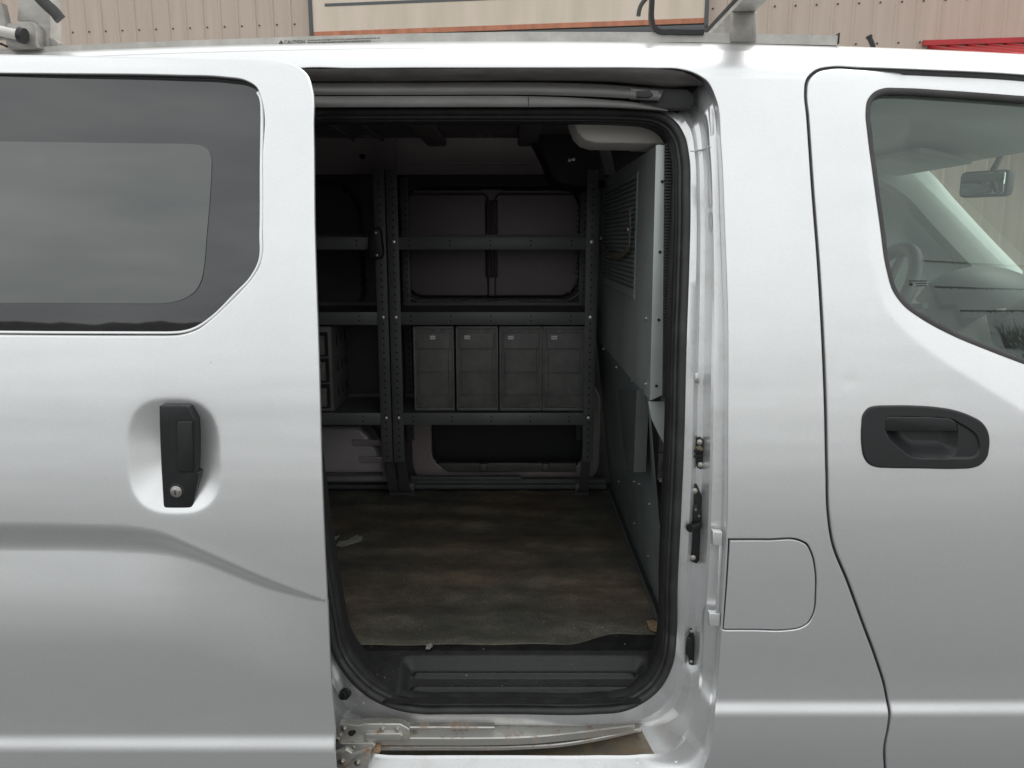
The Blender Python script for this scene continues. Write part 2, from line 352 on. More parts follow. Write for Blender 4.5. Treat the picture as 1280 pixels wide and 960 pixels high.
def sheet(name, outer, holes, Fn, mats, parent, step=.014, refine=(), r=.003, depth=.02, roll_outer=True, roll_holes=True, side=-1):
    """one pressed sheet y = Fn(x, z) inside `outer`, minus `holes`, its edges rolled back"""
    loops = [outer] + list(holes)
    x0, z0 = outer.min(0); x1, z1 = outer.max(0)
    def grid(x0, x1, z0, z1, s):
        gx, gz = np.meshgrid(np.arange(x0 + s/2, x1, s), np.arange(z0 + s/2, z1, s)); gx = gx + (np.arange(gx.shape[0]) % 2)[:, None] * s/2
        return np.stack([gx.ravel(), gz.ravel()], 1)
    G = grid(x0, x1, z0, z1, step)
    for (a, b, c, d, s) in refine:
        keep = ~((G[:, 0] > a) & (G[:, 0] < b) & (G[:, 1] > c) & (G[:, 1] < d)); G = np.concatenate([G[keep], grid(a, b, c, d, s)])
    k = inpoly(G[:, 0], G[:, 1], outer)
    for h in holes: k &= ~inpoly(G[:, 0], G[:, 1], h)
    G = G[k]
    for l in loops: G = G[dist_poly(G[:, 0], G[:, 1], l) > .0022]
    V = [Vector((float(a), float(b))) for a, b in np.concatenate(loops + [G])]
    E = []; o = 0; idx = []
    for l in loops:
        n = len(l); idx.append(list(range(o, o+n))); E += [(o+i, o+(i+1) % n) for i in range(n)]; o += n
    vs, es, fs, ov, oe, of = delaunay_2d_cdt(V, E, [], 0, 1e-7)
    first = {}
    for i, l in enumerate(ov):
        for q in l: first[q] = i
    xy = np.array([(v.x, v.y) for v in vs]); T = np.array([f for f in fs if len(f) == 3]); cen = xy[T].mean(1)
    k = inpoly(cen[:, 0], cen[:, 1], outer)
    for h in holes: k &= ~inpoly(cen[:, 0], cen[:, 1], h)
    T = T[k]
    x, z = xy[:, 0], xy[:, 1]; y = Fn(x, z); gx, gz = grad(Fn, x, z)
    nn = np.stack([-side*gx, np.full(len(x), float(side)), -side*gz], 1); nn /= np.linalg.norm(nn, axis=1)[:, None]
    verts = [tuple(q) for q in np.stack([x, y, z], 1)]; norms = [tuple(q) for q in nn]; faces = []
    for t in T:
        a, b, c = (xy[i] for i in t); s = (b[0]-a[0])*(c[1]-a[1]) - (b[1]-a[1])*(c[0]-a[0])
        t = [int(i) for i in t]
        # seen from -y with x right, z up: counter-clockwise faces -y
        faces.append(tuple(t) if (s > 0) == (side < 0) else tuple(t[::-1]))
    for li, (l, ids) in enumerate(zip(loops, idx)):
        if (li == 0 and not roll_outer) or (li > 0 and not roll_holes): continue
        ids = [first[i] for i in ids]; s = 1 if area(l) > 0 else -1
        if li > 0: s = -s
        t = np.roll(l, -1, 0) - np.roll(l, 1, 0); t /= np.linalg.norm(t, axis=1)[:, None] + 1e-12
        on = s * np.stack([t[:, 1], -t[:, 0]], 1)
        prev = ids; base = np.array([verts[i] for i in ids]); N0 = np.array([norms[i] for i in ids])
        rings = [(r*math.sin(a), r*(1-math.cos(a)), a) for a in (math.radians(30), math.radians(60), math.radians(90))] + [(r, depth, math.pi/2)]
        for (oo, dd, a) in rings:
            cur = []
            for i in range(len(ids)):
                p = base[i] + np.array([on[i, 0]*oo, -side*dd, on[i, 1]*oo]); q = math.cos(a) * N0[i] + math.sin(a) * np.array([on[i, 0], 0, on[i, 1]])
                verts.append(tuple(p)); norms.append(tuple(q / np.linalg.norm(q))); cur.append(len(verts) - 1)
            n = len(ids)
            for i in range(n):
                A, Bq, Cq, D = prev[i], prev[(i+1) % n], cur[(i+1) % n], cur[i]
                pa, pb, pc = (np.array(verts[j]) for j in (A, Bq, Cq)); nf = np.cross(pb - pa, pc - pa)
                faces.append((A, Bq, Cq, D) if np.dot(nf, np.array(norms[D])) > 0 else (D, Cq, Bq, A))
            prev = cur
    me = bpy.data.meshes.new(name); me.from_pydata(verts, [], faces); me.update()
    for m in (mats if isinstance(mats, (list, tuple)) else [mats]): me.materials.append(m)
    me.polygons.foreach_set('use_smooth', [True] * len(me.polygons))
    me.normals_split_custom_set_from_vertices(norms)
    ob = bpy.data.objects.new(name, me); C.objects.link(ob); ob.parent = parent
    return ob
def loop_px(px, Fn, step=.006, closed=True, smooth=True):
    pts = [PS(u, v, Fn) for u, v in px]; q = [(p.x, p.z) for p in pts]
    return curve(q, step, closed)
def rrect(x0, z0, x1, z1, r, n=8):
    out = []
    for cx, cz, a0 in ((x1-r, z1-r, 0), (x0+r, z1-r, 90), (x0+r, z0+r, 180), (x1-r, z0+r, 270)):
        for k in range(n+1):
            a = math.radians(a0 + 90*k/n); out.append((cx + r*math.cos(a), cz + r*math.sin(a)))
    return np.array(out)
def dens(loop, step):                      # densify polygon edges without rounding corners
    out = []
    for a, b in zip(loop, np.roll(loop, -1, 0)):
        k = max(1, int(np.linalg.norm(b-a)/step))
        for j in range(k): out.append(a + (b-a)*j/k)
    return np.array(out)
def rr_sdf(x, z, cx, cz, hx, hz, r):
    qx = np.abs(x-cx) - hx + r; qz = np.abs(z-cz) - hz + r
    return np.minimum(np.maximum(qx, qz), 0) + np.sqrt(np.maximum(qx, 0)**2 + np.maximum(qz, 0)**2) - r

# ================================================================== THE VAN
van = tag(empty('cargo_van', loc=(0, 0, 0)), 'silver cargo van with its sliding side door pushed open', 'van')

# --- opening contour (outer, body edge) and seal contour, matching key points, clockwise from the top left
OK_ = [(372,84),(440,83.5),(520,83),(600,83),(680,83),(760,83),(820,83.5),(849,84.5),(868,89.5),(886,101),(897,123),(903,180),(908,290),(911.5,400),(911.5,520),(911,625),(910,672),(903,787),(896.5,876),(892.5,913),(887,945),(868,978),(820,985),(744,985),(640,985),(560,985),(500,985),(440,983),(400,970),(388,940),(380,900),(374,860),(368,820),(352,700),(338,500),(330,300),(328,180),(331,110),(342,90)]
SK_ = [(396,135),(440,134.5),(520,134),(600,134),(680,134),(760,134.5),(795,136),(815,138),(830,143),(845,154),(855,171),(860.5,196),(862,245),(860,350),(857.5,420),(854,560),(850,650),(846,735),(845,791),(840,829),(824,859),(800,878),(777,887),(744,890),(640,890),(560,890),(530,890),(511,888),(485,881),(457,866),(435,845),(415,812),(407.6,779),(399,730),(380,600),(366,400),(362,240),(364,165),(372,142)]
assert len(OK_) == len(SK_)
def wkey(i):                               # (top, bottom) weights per key
    top = 1 if i <= 7 or i >= 38 else {8: .8, 9: .35, 37: .5}.get(i, 0)
    bot = 1 if 22 <= i <= 27 else {21: .55, 20: .05, 28: .6}.get(i, 0)
    return top, bot
SUB = 10
def dense_keys(K):
    n = len(K); out = []; arr = [np.array(k, float) for k in K]
    for i in range(n):
        a, b, c, d = arr[i-1], arr[i], arr[(i+1) % n], arr[(i+2) % n]
        L = np.linalg.norm(c-b); l0 = np.linalg.norm(b-a) + 1e-6; l2 = np.linalg.norm(d-c) + 1e-6
        tb = ((b-a)/l0*L + (c-b)/L*l0) / (l0+L) * L; tc = ((c-b)/L*l2 + (d-c)/l2*L) / (L+l2) * L
        for j in range(SUB):
            t = j/SUB; out.append((2*t**3-3*t*t+1)*b + (t**3-2*t*t+t)*tb + (-2*t**3+3*t*t)*c + (t**3-t*t)*tc)
    return np.array(out)
O_ = dense_keys(OK_); S_ = dense_keys(SK_); _w = np.array([wkey(i) for i in range(len(OK_))] + [wkey(0)]); W_ = np.stack([np.interp(np.arange(len(OK_)*SUB)/SUB, np.arange(len(OK_)+1), _w[:, k]) for k in (0, 1)], 1)
O3 = [PS(u, v, F) for u, v in O_]
opening = np.array([(p.x, p.z) for p in O3])
def seal_y(i):
    o = O3[i]; top, bot = W_[i]; return o.y + .062*(1-top)*(1-bot) + .07*top + .030*bot
S3 = [P(S_[i][0], S_[i][1], seal_y(i)) for i in range(len(S_))]

def F0(u, v): return PS(u, v, F).y + .006
# --- front door gap contour (px), top right round to the bottom
GAP = [(1420,113),(1280,96),(1167,90),(1074,86.5),(1040,85.5),(1021,90),(1010.5,101),(1008.5,117),(1011,145),(1016.5,225),(1024.5,330),(1030.5,436),(1033,500),(1035,591),(1036.5,640),(1042,678),(1061,727),(1080,779),(1097,825),(1108,862),(1112.5,885),(1112,908),(1107.5,932),(1108,965),(1112,1040)]
gapc = loop_px(GAP, F, .007, closed=False)
g_end = gapc[-1]; gapc = np.concatenate([gapc, np.array([[g_end[0], .20]])])
def shift_open(c, d):
    t = np.gradient(c, axis=0); t /= np.linalg.norm(t, axis=1)[:, None]; return c + d * np.stack([-t[:, 1], t[:, 0]], 1)
g_body = shift_open(gapc, -.0075); g_door = shift_open(gapc, .0052)
if g_body[10, 1] < g_door[10, 1]: g_body, g_door = shift_open(gapc, .0075), shift_open(gapc, -.0052)
XR, XL = 1.62, -1.75
def clipx(c, x): return c[c[:, 0] < x]
top_edge = lambda xs: np.array([(x, 1.838 - drop(x)) for x in xs])
gb = clipx(g_body, XR - .01); gd = clipx(g_door, XR - .01)
body_outer = np.concatenate([[[XL, .20]], [[XL, 1.838 - drop(XL)]], top_edge(np.arange(XL + .02, XR, .02)), [[XR, 1.838 - drop(XR)]], [[XR, gb[0, 1] - .02]], gb[:-1], [[gb[-1, 0], .20]]])
body_outer = dens(body_outer, .02)
FUEL = [(906,672),(960,672),(1000,673),(1010,678),(1017,690),(1022,712),(1022.5,740),(1019,768),(1012,780),(1000,787),(985,789.5),(940,789.5),(903.5,789.5)]
fpts = [PS(u, v, F) for u, v in FUEL]
fl = curve([(p.x, p.z) for p in fpts], .005, False)
# the fuel flap reaches the jamb edge: its left side stops 2 mm short of it
fuel_hole = np.concatenate([fl[1:-1]])
fuel_hole[:, 0] = np.maximum(fuel_hole[:, 0], np.interp(fuel_hole[:, 1], opening[np.argsort(opening[:, 1]), 1], opening[np.argsort(opening[:, 1]), 0]) * 0 + fpts[0].x + .004)
left = [[fpts[0].x + .004, z] for z in np.arange(fl[-1, 1] + .004, fl[0, 1] - .003, .006)]
fuel_hole = np.concatenate([fuel_hole, np.array(left)])
sheet('body_side', body_outer, [opening, fuel_hole], F, M['paint'], van, step=.016, refine=[(-1.75, 1.62, .415, .475, .005), (-1.75, 1.62, 1.765, 1.79, .005), (XL, XR, 1.78, 1.84, .008)], r=.003, depth=.024, roll_outer=True)
fd = offset(fuel_hole, -.0080)
fuel = sheet('fuel_door', fd, [], lambda x, z: F(x, z) - .0005, M['paint'], van, step=.012, r=.0012, depth=.008)
bm = B()
for (u0, v0, u1, v1) in ((891,664,903,682),(886.5,766,900,783)):
    pxprism(bm, [(u0,v0),(u1,v0+1.5),(u1,v1),(u0,v1)], F0(u0, v0), .014, .002)
pxprism(bm, [(899,683),(902.5,683),(898.5,766),(895,766)], F0(898, 720) + .006, .006, .0015)
obj('hinge', bm, M['jamb'], fuel)
bm = B()
for c in (fuel_hole,):
    ii = [(max(x, fpts[0].x + .006), float(F(np.array([x]), np.array([z]))[0]) + .012, z) for x, z in offset(c, .006)]
    bm.faces.new([bm.verts.new(p) for p in ii])
obj('fuel_gap_backing', bm, M['gap'], van, -35)
# backing rubber in the front door gap
bm = B()
gp = [Vector((x, float(F(np.array([x]), np.array([z]))[0]) + .012, z)) for x, z in clipx(gapc, XR - .02)]
sweep(bm, gp, [(-.013, -.006), (-.013, 0), (0, .002), (.013, 0), (.013, -.006)], up=Vector((0, -1, 0)))
obj('door_gap_weatherstrip', bm, M['rubber'], van)

# --- roof skin
def roof_section(x):
    d = drop(x)
    pts = [(float(prof(np.array([1.838]))[0]) + .0012, 1.838 - d), (.189, 1.8525 - d), (.212, 1.8635 - d), (.25, 1.8745 - d), (.31, 1.884 - d), (.42, 1.894 - d), (.60, 1.904 - d), (.85, 1.908 - d)]
    pts += [(1.70 - y, z) for y, z in pts[-2::-1]]
    return pts
bm = B(); xs = np.arange(XL, XR + .001, .04); prev = None
for x in xs:
    cur = [bm.verts.new((x, y + .020*max(0, x-.9)**2, z)) for y, z in roof_section(x)]
    if prev:
        for j in range(len(cur)-1): bm.faces.new((prev[j], prev[j+1], cur[j+1], cur[j]))
    prev = cur
o = obj('roof', bm, M['paint'], van, 60)
if o.data.polygons[0].normal.z < 0:
    o.data.flip_normals()
sd = o.modifiers.new('s', 'SUBSURF'); sd.levels = 1; sd.render_levels = 2
# far side and rear of the shell (seen only from another position)
def Ffar(x, z): return 1.70 - F(x, z)
fwin = dens(rrect(.78, 1.20, 1.42, 1.66, .07), .03)
far_outer = dens(np.array([[XL, .2], [XR, .2], [XR, 1.838 - drop(XR)]] + [[x, 1.838 - drop(x)] for x in np.arange(XR - .05, XL, -.05)] + [[XL, 1.838 - drop(XL)]]), .03)
sheet('far_body_side', far_outer, [fwin], Ffar, M['paint'], van, step=.04, side=1, depth=.03)
bm = B()
prism(bm, [(XL, float(prof(np.array([z]))[0]) + .01, z) for z in (.2, .5, .9, 1.3, 1.6, 1.8)] + [(XL, 1.69 - float(prof(np.array([z]))[0]), z) for z in (1.8, 1.6, 1.3, .9, .5, .2)], (-.03, 0, 0), .01)
obj('rear_doors', bm, M['paint'], van)

# --- jamb: rings between the body edge and the seal
RINGS = [((0,0),(0,0),(0,0)), ((.03,.012),(.04,.008),(.15,0)), ((.11,.026),(.07,.03),(.27,.011)), ((.16,.030),(.10,.08),(.38,.0135)), ((.36,.031),(.2,.13),(.43,.018)),
         ((.42,.036),(.35,.14),(.445,.030)), ((.50,.064),(.5,.14),(.47,.05)), ((.59,.084),(.6,.14),(.80,.125)), ((.71,.086),(.7,.13),(.815,.125)), ((.77,.070),(.8,.10),(.825,.034)),
         ((.81,.063),(.9,.08),(.86,.030)), ((1.0,.061),(1.0,.069),(1.0,.030)), ((1.08,.062),(1.08,.072),(1.1,.034)), ((1.1,.10),(1.1,.12),(1.12,.06))]
bm = B(); prev = None; n = len(O_); faceof = []
for k, (s_, t_, b_) in enumerate(RINGS):
    cur = []
    for i in range(n):
        wt, wb = W_[i]; ws = 1 - max(wt, wb)
        tt = s_[0]*(1-wt-wb) + t_[0]*wt + b_[0]*wb; dd = s_[1]*(1-wt-wb) + t_[1]*wt + b_[1]*wb
        uv = O_[i]*(1-tt) + S_[i]*tt
        if k == 0: p = O3[i] + Vector((0, .002, 0))
        else: p = P(uv[0], uv[1], O3[i].y + dd)
        cur.append(bm.verts.new(p))
    if prev:
        for i in range(n):
            f = bm.faces.new((prev[i], prev[(i+1) % n], cur[(i+1) % n], cur[i]))
            if W_[i][1] > .8 and 5 <= k <= 8: f.material_index = 1
            if W_[i][0] > .5 and 3 <= k <= 10: f.material_index = 2
    prev = cur
jamb = obj('door_jamb', bm, [M['jamb'], M['chan'], M['cangrey']], van, 40)
from mathutils.bvhtree import BVHTree
_jb = BVHTree.FromPolygons([v.co.copy() for v in jamb.data.vertices], [tuple(p.vertices) for p in jamb.data.polygons])
_fallback = lambda u, v: .05
def JY(u, v):
    h = _jb.ray_cast(CAM, ray(u, v).normalized())
    return h[0].y if h[0] else .05
def bolts(parent, lst, r_, name='bolt', axis=(0, -1, 0), m='bolt'):
    me = None
    for p in lst:
        if me is None:
            bm = B(); hexbolt(bm, (0, 0, 0), r_, axis); o = obj(name, bm, M[m], parent); me = o.data
        else:
            o = bpy.data.objects.new(name, me); C.objects.link(o); o.parent = parent
        o.location = p
# --- rubber seal round the opening
bm = B()
S3b = [Vector((p.x, p.y - .004, p.z)) for p in S3]
def inward(path, d):
    a = np.array([(p.x, p.z) for p in path]); b = offset(a, -d); return [Vector((q[0], p.y, q[1])) for p, q in zip(path, b)]
mid = inward(S3b, .0085)
sec = [(.0095*math.cos(a), .011*math.sin(a)) for a in np.linspace(0, 2*math.pi, 15)[:-1]]
sweep(bm, mid, sec, closed=True)
lip = inward(S3b, .0195); lip = [p + Vector((0, .010, 0)) for p in lip]
sweep(bm, lip, [(.0055*math.cos(a), .010*math.sin(a)) for a in np.linspace(0, 2*math.pi, 11)[:-1]], closed=True)
lip = inward(S3b, .0255); lip = [p + Vector((0, .028, 0)) for p in lip]
sweep(bm, lip, [(.0035*math.cos(a), .016*math.sin(a)) for a in np.linspace(0, 2*math.pi, 11)[:-1]], closed=True)
# moulded joints
obj('door_seal', bm, M['rubber'], van, 60)
# inner opening frame hiding the shell edge
bm = B()
inn = inward(S3b, .022); prev = None
for d, off in ((.02, 0), (.05, -.004), (.10, -.03), (.10, .10)):
    cur = [bm.verts.new(p + Vector((0, d, 0))) for p in inward(S3b, .022 - (0 if off < .05 else .12))]
    if prev:
        for i in range(n): bm.faces.new((prev[i], prev[(i+1) % n], cur[(i+1) % n], cur[i]))
    prev = cur
obj('inner_door_frame', bm, M['inner_dark'], van, 50)

# --- top of the opening: hood trim, roller rail, second flange
def band(bm, top, bot, Y0, Y1=None, thick=.012, mi=0, bulge=.004, du=16):
    """strip between two px polylines (same count), front face at depth Y0 (top) .. Y1 (bottom)"""
    Y1 = Y0 if Y1 is None else Y1
    rows = []
    for k in range(7):
        t = k/6; rows.append([P(a[0]*(1-t)+b[0]*t, a[1]*(1-t)+b[1]*t, Y0*(1-t)+Y1*t - bulge*math.sin(math.pi*t)) for a, b in zip(top, bot)])
    rows.insert(0, [p + Vector((0, thick, 0)) for p in rows[0]]); rows.append([p + Vector((0, thick, 0)) for p in rows[-1]])
    V = [[bm.verts.new(p) for p in r] for r in rows]
    for a, b in zip(V[:-1], V[1:]):
        for i in range(len(a)-1):
            f = bm.faces.new((a[i], a[i+1], b[i+1], b[i])); f.material_index = mi
def poly(pts, n=40):
    u = np.linspace(pts[0][0], pts[-1][0], n); c = curve(pts, 6); return [(x, float(np.interp(x, c[:, 0], c[:, 1]))) for x in u]
bm = B()
band(bm, poly([(360,86),(500,86),(700,85.5),(820,86),(858,91),(880,104)]), poly([(360,101),(500,101),(640,100),(760,101),(850,107),(880,105.5)]), .125, .150, .01, bulge=.004)
obj('drip_trim', bm, mat('dusty_trim', (.13, .12, .115), .5, var=.3, vscale=12, stretch=(1, 5, 5)), van, 50)
bm = B()
band(bm, poly([(360,103.5),(560,103),(660,103),(760,106),(830,112)]), poly([(360,119),(560,118.5),(660,118.5),(760,121.5),(824,125)]), .158, .150, .012, bulge=.005)
pxprism(bm, [(788,110),(824,113),(824,126),(788,124)], .150, .02, .002)
rail_top = obj('upper_roller_rail', bm, M['cangrey'], van, 50)
bm = B(); pxprism(bm, [(796,114),(812,112.5),(817,119),(810,122.5),(796,122)], .146, .01, .0015); obj('rail_end_stop', bm, M['black'], rail_top)
bm = B()
band(bm, poly([(360,120.5),(560,120),(640,120),(740,123.5),(800,129),(835,137)]), poly([(360,134),(560,133.5),(660,133.5),(760,134),(800,136),(835,139)]), .150, .145, .012, bulge=.003)
pxprism(bm, [(660.2,121),(661,121),(661,133),(660.2,133)], .144, .003, 0, 1)
obj('cantrail_flange', bm, [M['cangrey'], M['gap']], van, 50)
bm = B()
pxprism(bm, [(800,108),(860,111),(868,118),(868,130),(862,136.5),(800,136.5)], .165, .02, .003)
obj('rail_pocket', bm, M['inner_dark'], van)
# drain tube / seam sealer on the pillar
bm = B()
pxprism(bm, [(887,134),(891,135.5),(894,184),(889,186)], JY(890,160)-.004, .012, .0015)
sweep(bm, [P(u, v, JY(u, v)) for u, v in ((863,188.5),(868,189.3),(877,187.5),(885,184),(889,184))], [(.0018*math.cos(a), .0018*math.sin(a)) for a in np.linspace(0, 2*math.pi, 9)[:-1]])
obj('seam_sealer', bm, M['jamb'], van)

# --- sliding door
DOFF = .118
def swu(x): return 0
UP_ = [(0,652),(110,654),(165,656.5),(200,663),(240,680),(280,698),(330,720),(370,736),(404,749)]
LO_ = [(0,688),(110,689),(160,691),(205,695),(240,703),(280,718),(330,737),(370,747),(404,753)]
def Dbase(x, z): return F(x, z) - DOFF
up_l = loop_px(UP_, Dbase, .01, False); lo_l = loop_px(LO_, Dbase, .01, False)
hc = PS(217.5, 571, Dbase); hx = abs(PS(276, 571, Dbase).x - PS(159, 571, Dbase).x)/2; hz = abs(PS(217, 500.5, Dbase).z - PS(217, 642, Dbase).z)/2
WIN = [(-260,90),(-100,92),(60,94),(219,96),(281,98.5),(306,102.5),(319,110.5),(325,126),(326,200),(326,290),(325.5,320),(323,330),(314,346),(302,360),(277,385),(260,400),(246,410),(236,414),(224,417),(210,418),(190,418),(150,418),(60,417.5),(0,417),(-100,416),(-260,415)]
win_l = loop_px(WIN, Dbase, .006)
def D(x, z):
    y = Dbase(x, z)
    zu = np.interp(x, up_l[:, 0], up_l[:, 1]); zl = np.interp(x, lo_l[:, 0], lo_l[:, 1]); w = np.maximum(zu - zl, .004)
    A = .58 * w
    t = np.clip((zu - z) / w, 0, 1); tq = np.clip((zu - z) / (w*1.22), 0, 1)**.92; y = y + A * tq*tq*(3-2*tq)
    y = y - A * sstep(-.3, 1, (zl - z) / np.minimum(np.maximum(zl - .50, .02), .20))
    # handle dish
    q = ((np.abs(x - hc.x)/hx)**2.8 + (np.abs(z - hc.z)/hz)**2.8)**(1/2.8)
    e = 1 - q; soft = .5*(e + np.sqrt(e*e + .0012))
    y = y + .047 * soft * (1 - .30*soft)
    # gentle bevel towards the glass
    return y
DO = [(-330,64),(-200,66),(0,70),(156,73),(250,75),(344,78.5),(366,82.5),(381,93),(388,112),(389.5,160),(391,281),(396.5,460),(399,554),(403.6,685),(406,735),(410.5,829),(414,880),(416.5,930),(418.5,975),(421,1040)]
do = loop_px(DO, Dbase, .008, False)
do = np.concatenate([do, [[do[-1, 0], .19], [XL + .25, .19], [XL + .25, do[0, 1]]]])
do = dens(do, .012)
win_hole = offset(win_l, .006)
sdoor = sheet('sliding_door', do, [win_hole], D, M['paint'], van, step=.013, refine=[(-1.0, -.355, .62, .98, .0045), (hc.x-hx-.01, hc.x+hx+.01, hc.z-hz-.01, hc.z+hz+.01, .0032), (XL+.25, -.35, .415, .475, .004)], r=.0035, depth=.008)
tag(sdoor)
# inner skin of the door
bm = B()
ii = offset(do, -.010)
lo2 = [bm.verts.new((x, float(D(np.array([x]), np.array([z]))[0]) + .028, z)) for x, z in ii[::3]]
f = bm.faces.new(lo2)
bmesh.ops.triangulate(bm, faces=[f])
obj('door_inner_panel', bm, M['inner_dark'], sdoor, -35)
# glass: dark band and lighter pane
def glass_sheet(name, loop, m, parent, off, r=.0015, base=Dbase, holes=()):
    return sheet(name, loop, list(holes), lambda x, z: base(x, z)*.0 + PLN(x, z) + off, m, parent, step=.05, r=r, depth=.004)
# the glass is a gently curved pane
def PLN(x, z): return -.083 + .04*(z-1.25) + .27*(z-1.25)**2
win_glass = sheet('window', offset(win_l, -.001), [], lambda x, z: PLN(x, z) + .0035, M['frit'], sdoor, step=.05, r=.002, depth=.004)
PANE = [(-260,175),(-100,176),(0,177),(100,178.3),(200,179.7),(235,180.2),(250,182),(259,187.5),(263.5,198),(263.5,210),(262,240),(257,300),(254,335),(251,350),(244,363),(232,372),(218,377),(204,379),(190,379.3),(150,379.2),(60,379),(0,379),(-100,378.5),(-260,378)]
pn = loop_px(PANE, lambda x, z: PLN(x, z), .006)
sheet('sliding_pane', pn, [], lambda x, z: PLN(x, z) + .0018, M['pane'], sdoor, step=.05, r=.0006, depth=.0012)
bm = B()
def yb(x, z): return float(PLN(np.array([x]), np.array([z]))[0])
sweep(bm, [Vector((x, yb(x, z) + .006, z)) for x, z in offset(win_l, .0035)], [(.0045*math.cos(a), .004*math.sin(a)) for a in np.linspace(0, 2*math.pi, 9)[:-1]], closed=True)
obj('window_gasket', bm, M['rubber'], sdoor, 60)
# silver bead along the front and lower edge
bm = B()
bead = loop_px([(319.5,114),(322.5,119),(324.3,126),(325.2,140),(325.5,165),(325.5,200),(325.5,290),(323.5,328),(314,346),(292,369),(262,398),(246,409),(236,413.5),(224,416.3),(210,417.3),(190,417.4),(150,417.3),(60,417),(0,416.5),(-100,415.5),(-260,414)], Dbase, .01, False)
sweep(bm, [Vector((x, yb(x, z) - .0005, z)) for x, z in bead], [(.0032*math.cos(a), .0022*math.sin(a)) for a in np.linspace(0, 2*math.pi, 9)[:-1]])
obj('window_bead', bm, M['paint'], sdoor, 60)
# handle
def Yat(Fn, u, v): return PS(u, v, Fn).y
hy = Yat(Dbase, 220, 570)
bm = B()
pxprism(bm, [(198.5,508),(200,507),(232,507),(236,509),(237.5,513),(243.5,525),(243.5,560),(244,589),(248.4,590.5),(248.8,592),(240.5,634),(238,636.5),(206,636.5),(204,633),(203.5,628),(201,585),(199.6,554),(198.8,530)], hy - .006, .05, .0035)
hd = obj('door_handle', bm, M['black'], sdoor, 30)
bm = B(); pxprism(bm, [(218.7,526.5),(220.5,524.6),(244.3,524.6),(245.4,592),(221,592.6),(219,590.5)], hy - .0068, .004, 0); obj('handle_gap', bm, M['gap'], sdoor)
bm = B(); pxprism(bm, [(221,528),(223,526.5),(239,526.5),(240.5,528),(241.5,560),(241.8,588),(240,590.5),(223,590.5),(221.2,588)], hy - .0095, .03, .003)
obj('handle_paddle', bm, M['black'], sdoor, 30)
bm = B(); c = P(221, 614, hy - .006)
cyl(bm, c + Vector((0, .001, 0)), .0150, .004, n=32, mi=1, bevel=.001)
cyl(bm, c + Vector((0, -.002, 0)), .0112, .004, n=32, bevel=.001); cyl(bm, c + Vector((0, -.005, 0)), .0082, .004, n=32, bevel=.001)
box(bm, c + Vector((0, -.0072, 0)), (.0016, .002, .009), mi=1)
obj('lock_cylinder', bm, [M['chrome'], M['black_matt']], sdoor)

# --- front door
FWo = [(1420,127),(1280,117),(1191,110.5),(1125,107.5),(1106,108.5),(1091,115),(1082.5,126),(1080.5,140),(1083,170),(1090.5,225),(1099.5,284),(1107.7,337.5),(1116,365),(1130,384),(1153,401),(1191,421.5),(1238,441),(1280,457),(1420,505)]
wo = loop_px(FWo, F, .006, False); wx = clipx(wo, 1.50) if True else wo
# split top/bottom runs
kmin = int(np.argmin(wo[:, 0])); topr = wo[:kmin+1]; botr = wo[kmin+1:]; topr = topr[topr[:, 0] < 1.30]; botr = botr[botr[:, 0] < 1.30]
fw_hole = dens(np.concatenate([topr, botr]), .012)
FL = [(1060,60),(1088,200),(1090,330),(1095,350),(1104,378),(1121,403),(1150,430),(1176,449),(1215,474),(1260,502),(1320,538),(1420,590)]
fl_l = loop_px(FL, F, .015, False)
fl_poly = np.concatenate([fl_l, [[2.0, fl_l[-1, 1]], [2.0, 2.4], [fl_l[0, 0], 2.4]]])
hcx, hcz = PS(1157, 546, F).x, PS(1157, 546, F).z
def FD(x, z):
    y = F(x, z)
    d = dist_poly(x.ravel(), z.ravel(), fl_l, False); ins = inpoly(x.ravel(), z.ravel(), fl_poly); s = np.where(ins, d, -d)
    soft = .5*(s + np.sqrt(s*s + .003**2)) - .0002
    y = y + .16 * np.minimum(soft, .09)
    # a small ding above the handle
    dg = PD; y = y + .0004 * np.exp(-((x-dg[0])**2 + (z-dg[1])**2) / .012**2)
    q = ((np.abs(x-hcx)/.128)**4 + (np.abs(z-hcz)/.064)**4)**.25
    return y
_p = PS(1062, 477, F); PD = (_p.x, _p.z)
ESC = [(1079,530),(1080.5,519),(1086,512),(1097,509.3),(1108,509),(1144,509.2),(1170,511),(1188,513.8),(1214,522.6),(1225,529),(1231,537),(1234,548),(1233.5,560),(1231,571),(1224,579),(1212,583),(1198,583.7),(1150,583.2),(1110,582.6),(1097,581.9),(1087,578),(1081.5,570),(1079,557),(1078.4,543)]
esc = loop_px(ESC, F, .005)
fd_outer = np.concatenate([[[1.50, gd[0, 1]-.012]], gd[:-1], [[gd[-1, 0], .20]], [[1.50, .20]]]); fd_outer = fd_outer[np.r_[True, fd_outer[1:, 0] < 1.5001]]
fd_outer = dens(fd_outer, .014)
fdoor = sheet('front_door', fd_outer, [fw_hole, offset(esc, -.006)], FD, M['paint'], van, step=.014, refine=[(.6, 1.5, .415, .475, .005), (.70, 1.30, 1.05, 1.30, .007)], r=.004, depth=.02)
# window rubber + glass
bm = B()
rb = [Vector((x, float(FD(np.array([x]), np.array([z]))[0]) + .004, z)) for x, z in offset(fw_hole, -.006)]
sweep(bm, rb, [(-.0085, -.012), (-.0085, -.001), (-.005, .0022), (.004, .0022), (.0085, -.002), (.0095, -.012)], closed=True)
obj('window_seal', bm, M['rubber_grey'], fdoor, 50)
def FG(x, z): return FD(x, z) + .016
g_l = offset(fw_hole, -.010)
sheet('window_glass', g_l, [], FG, M['glass'], fdoor, step=.03, roll_outer=False)
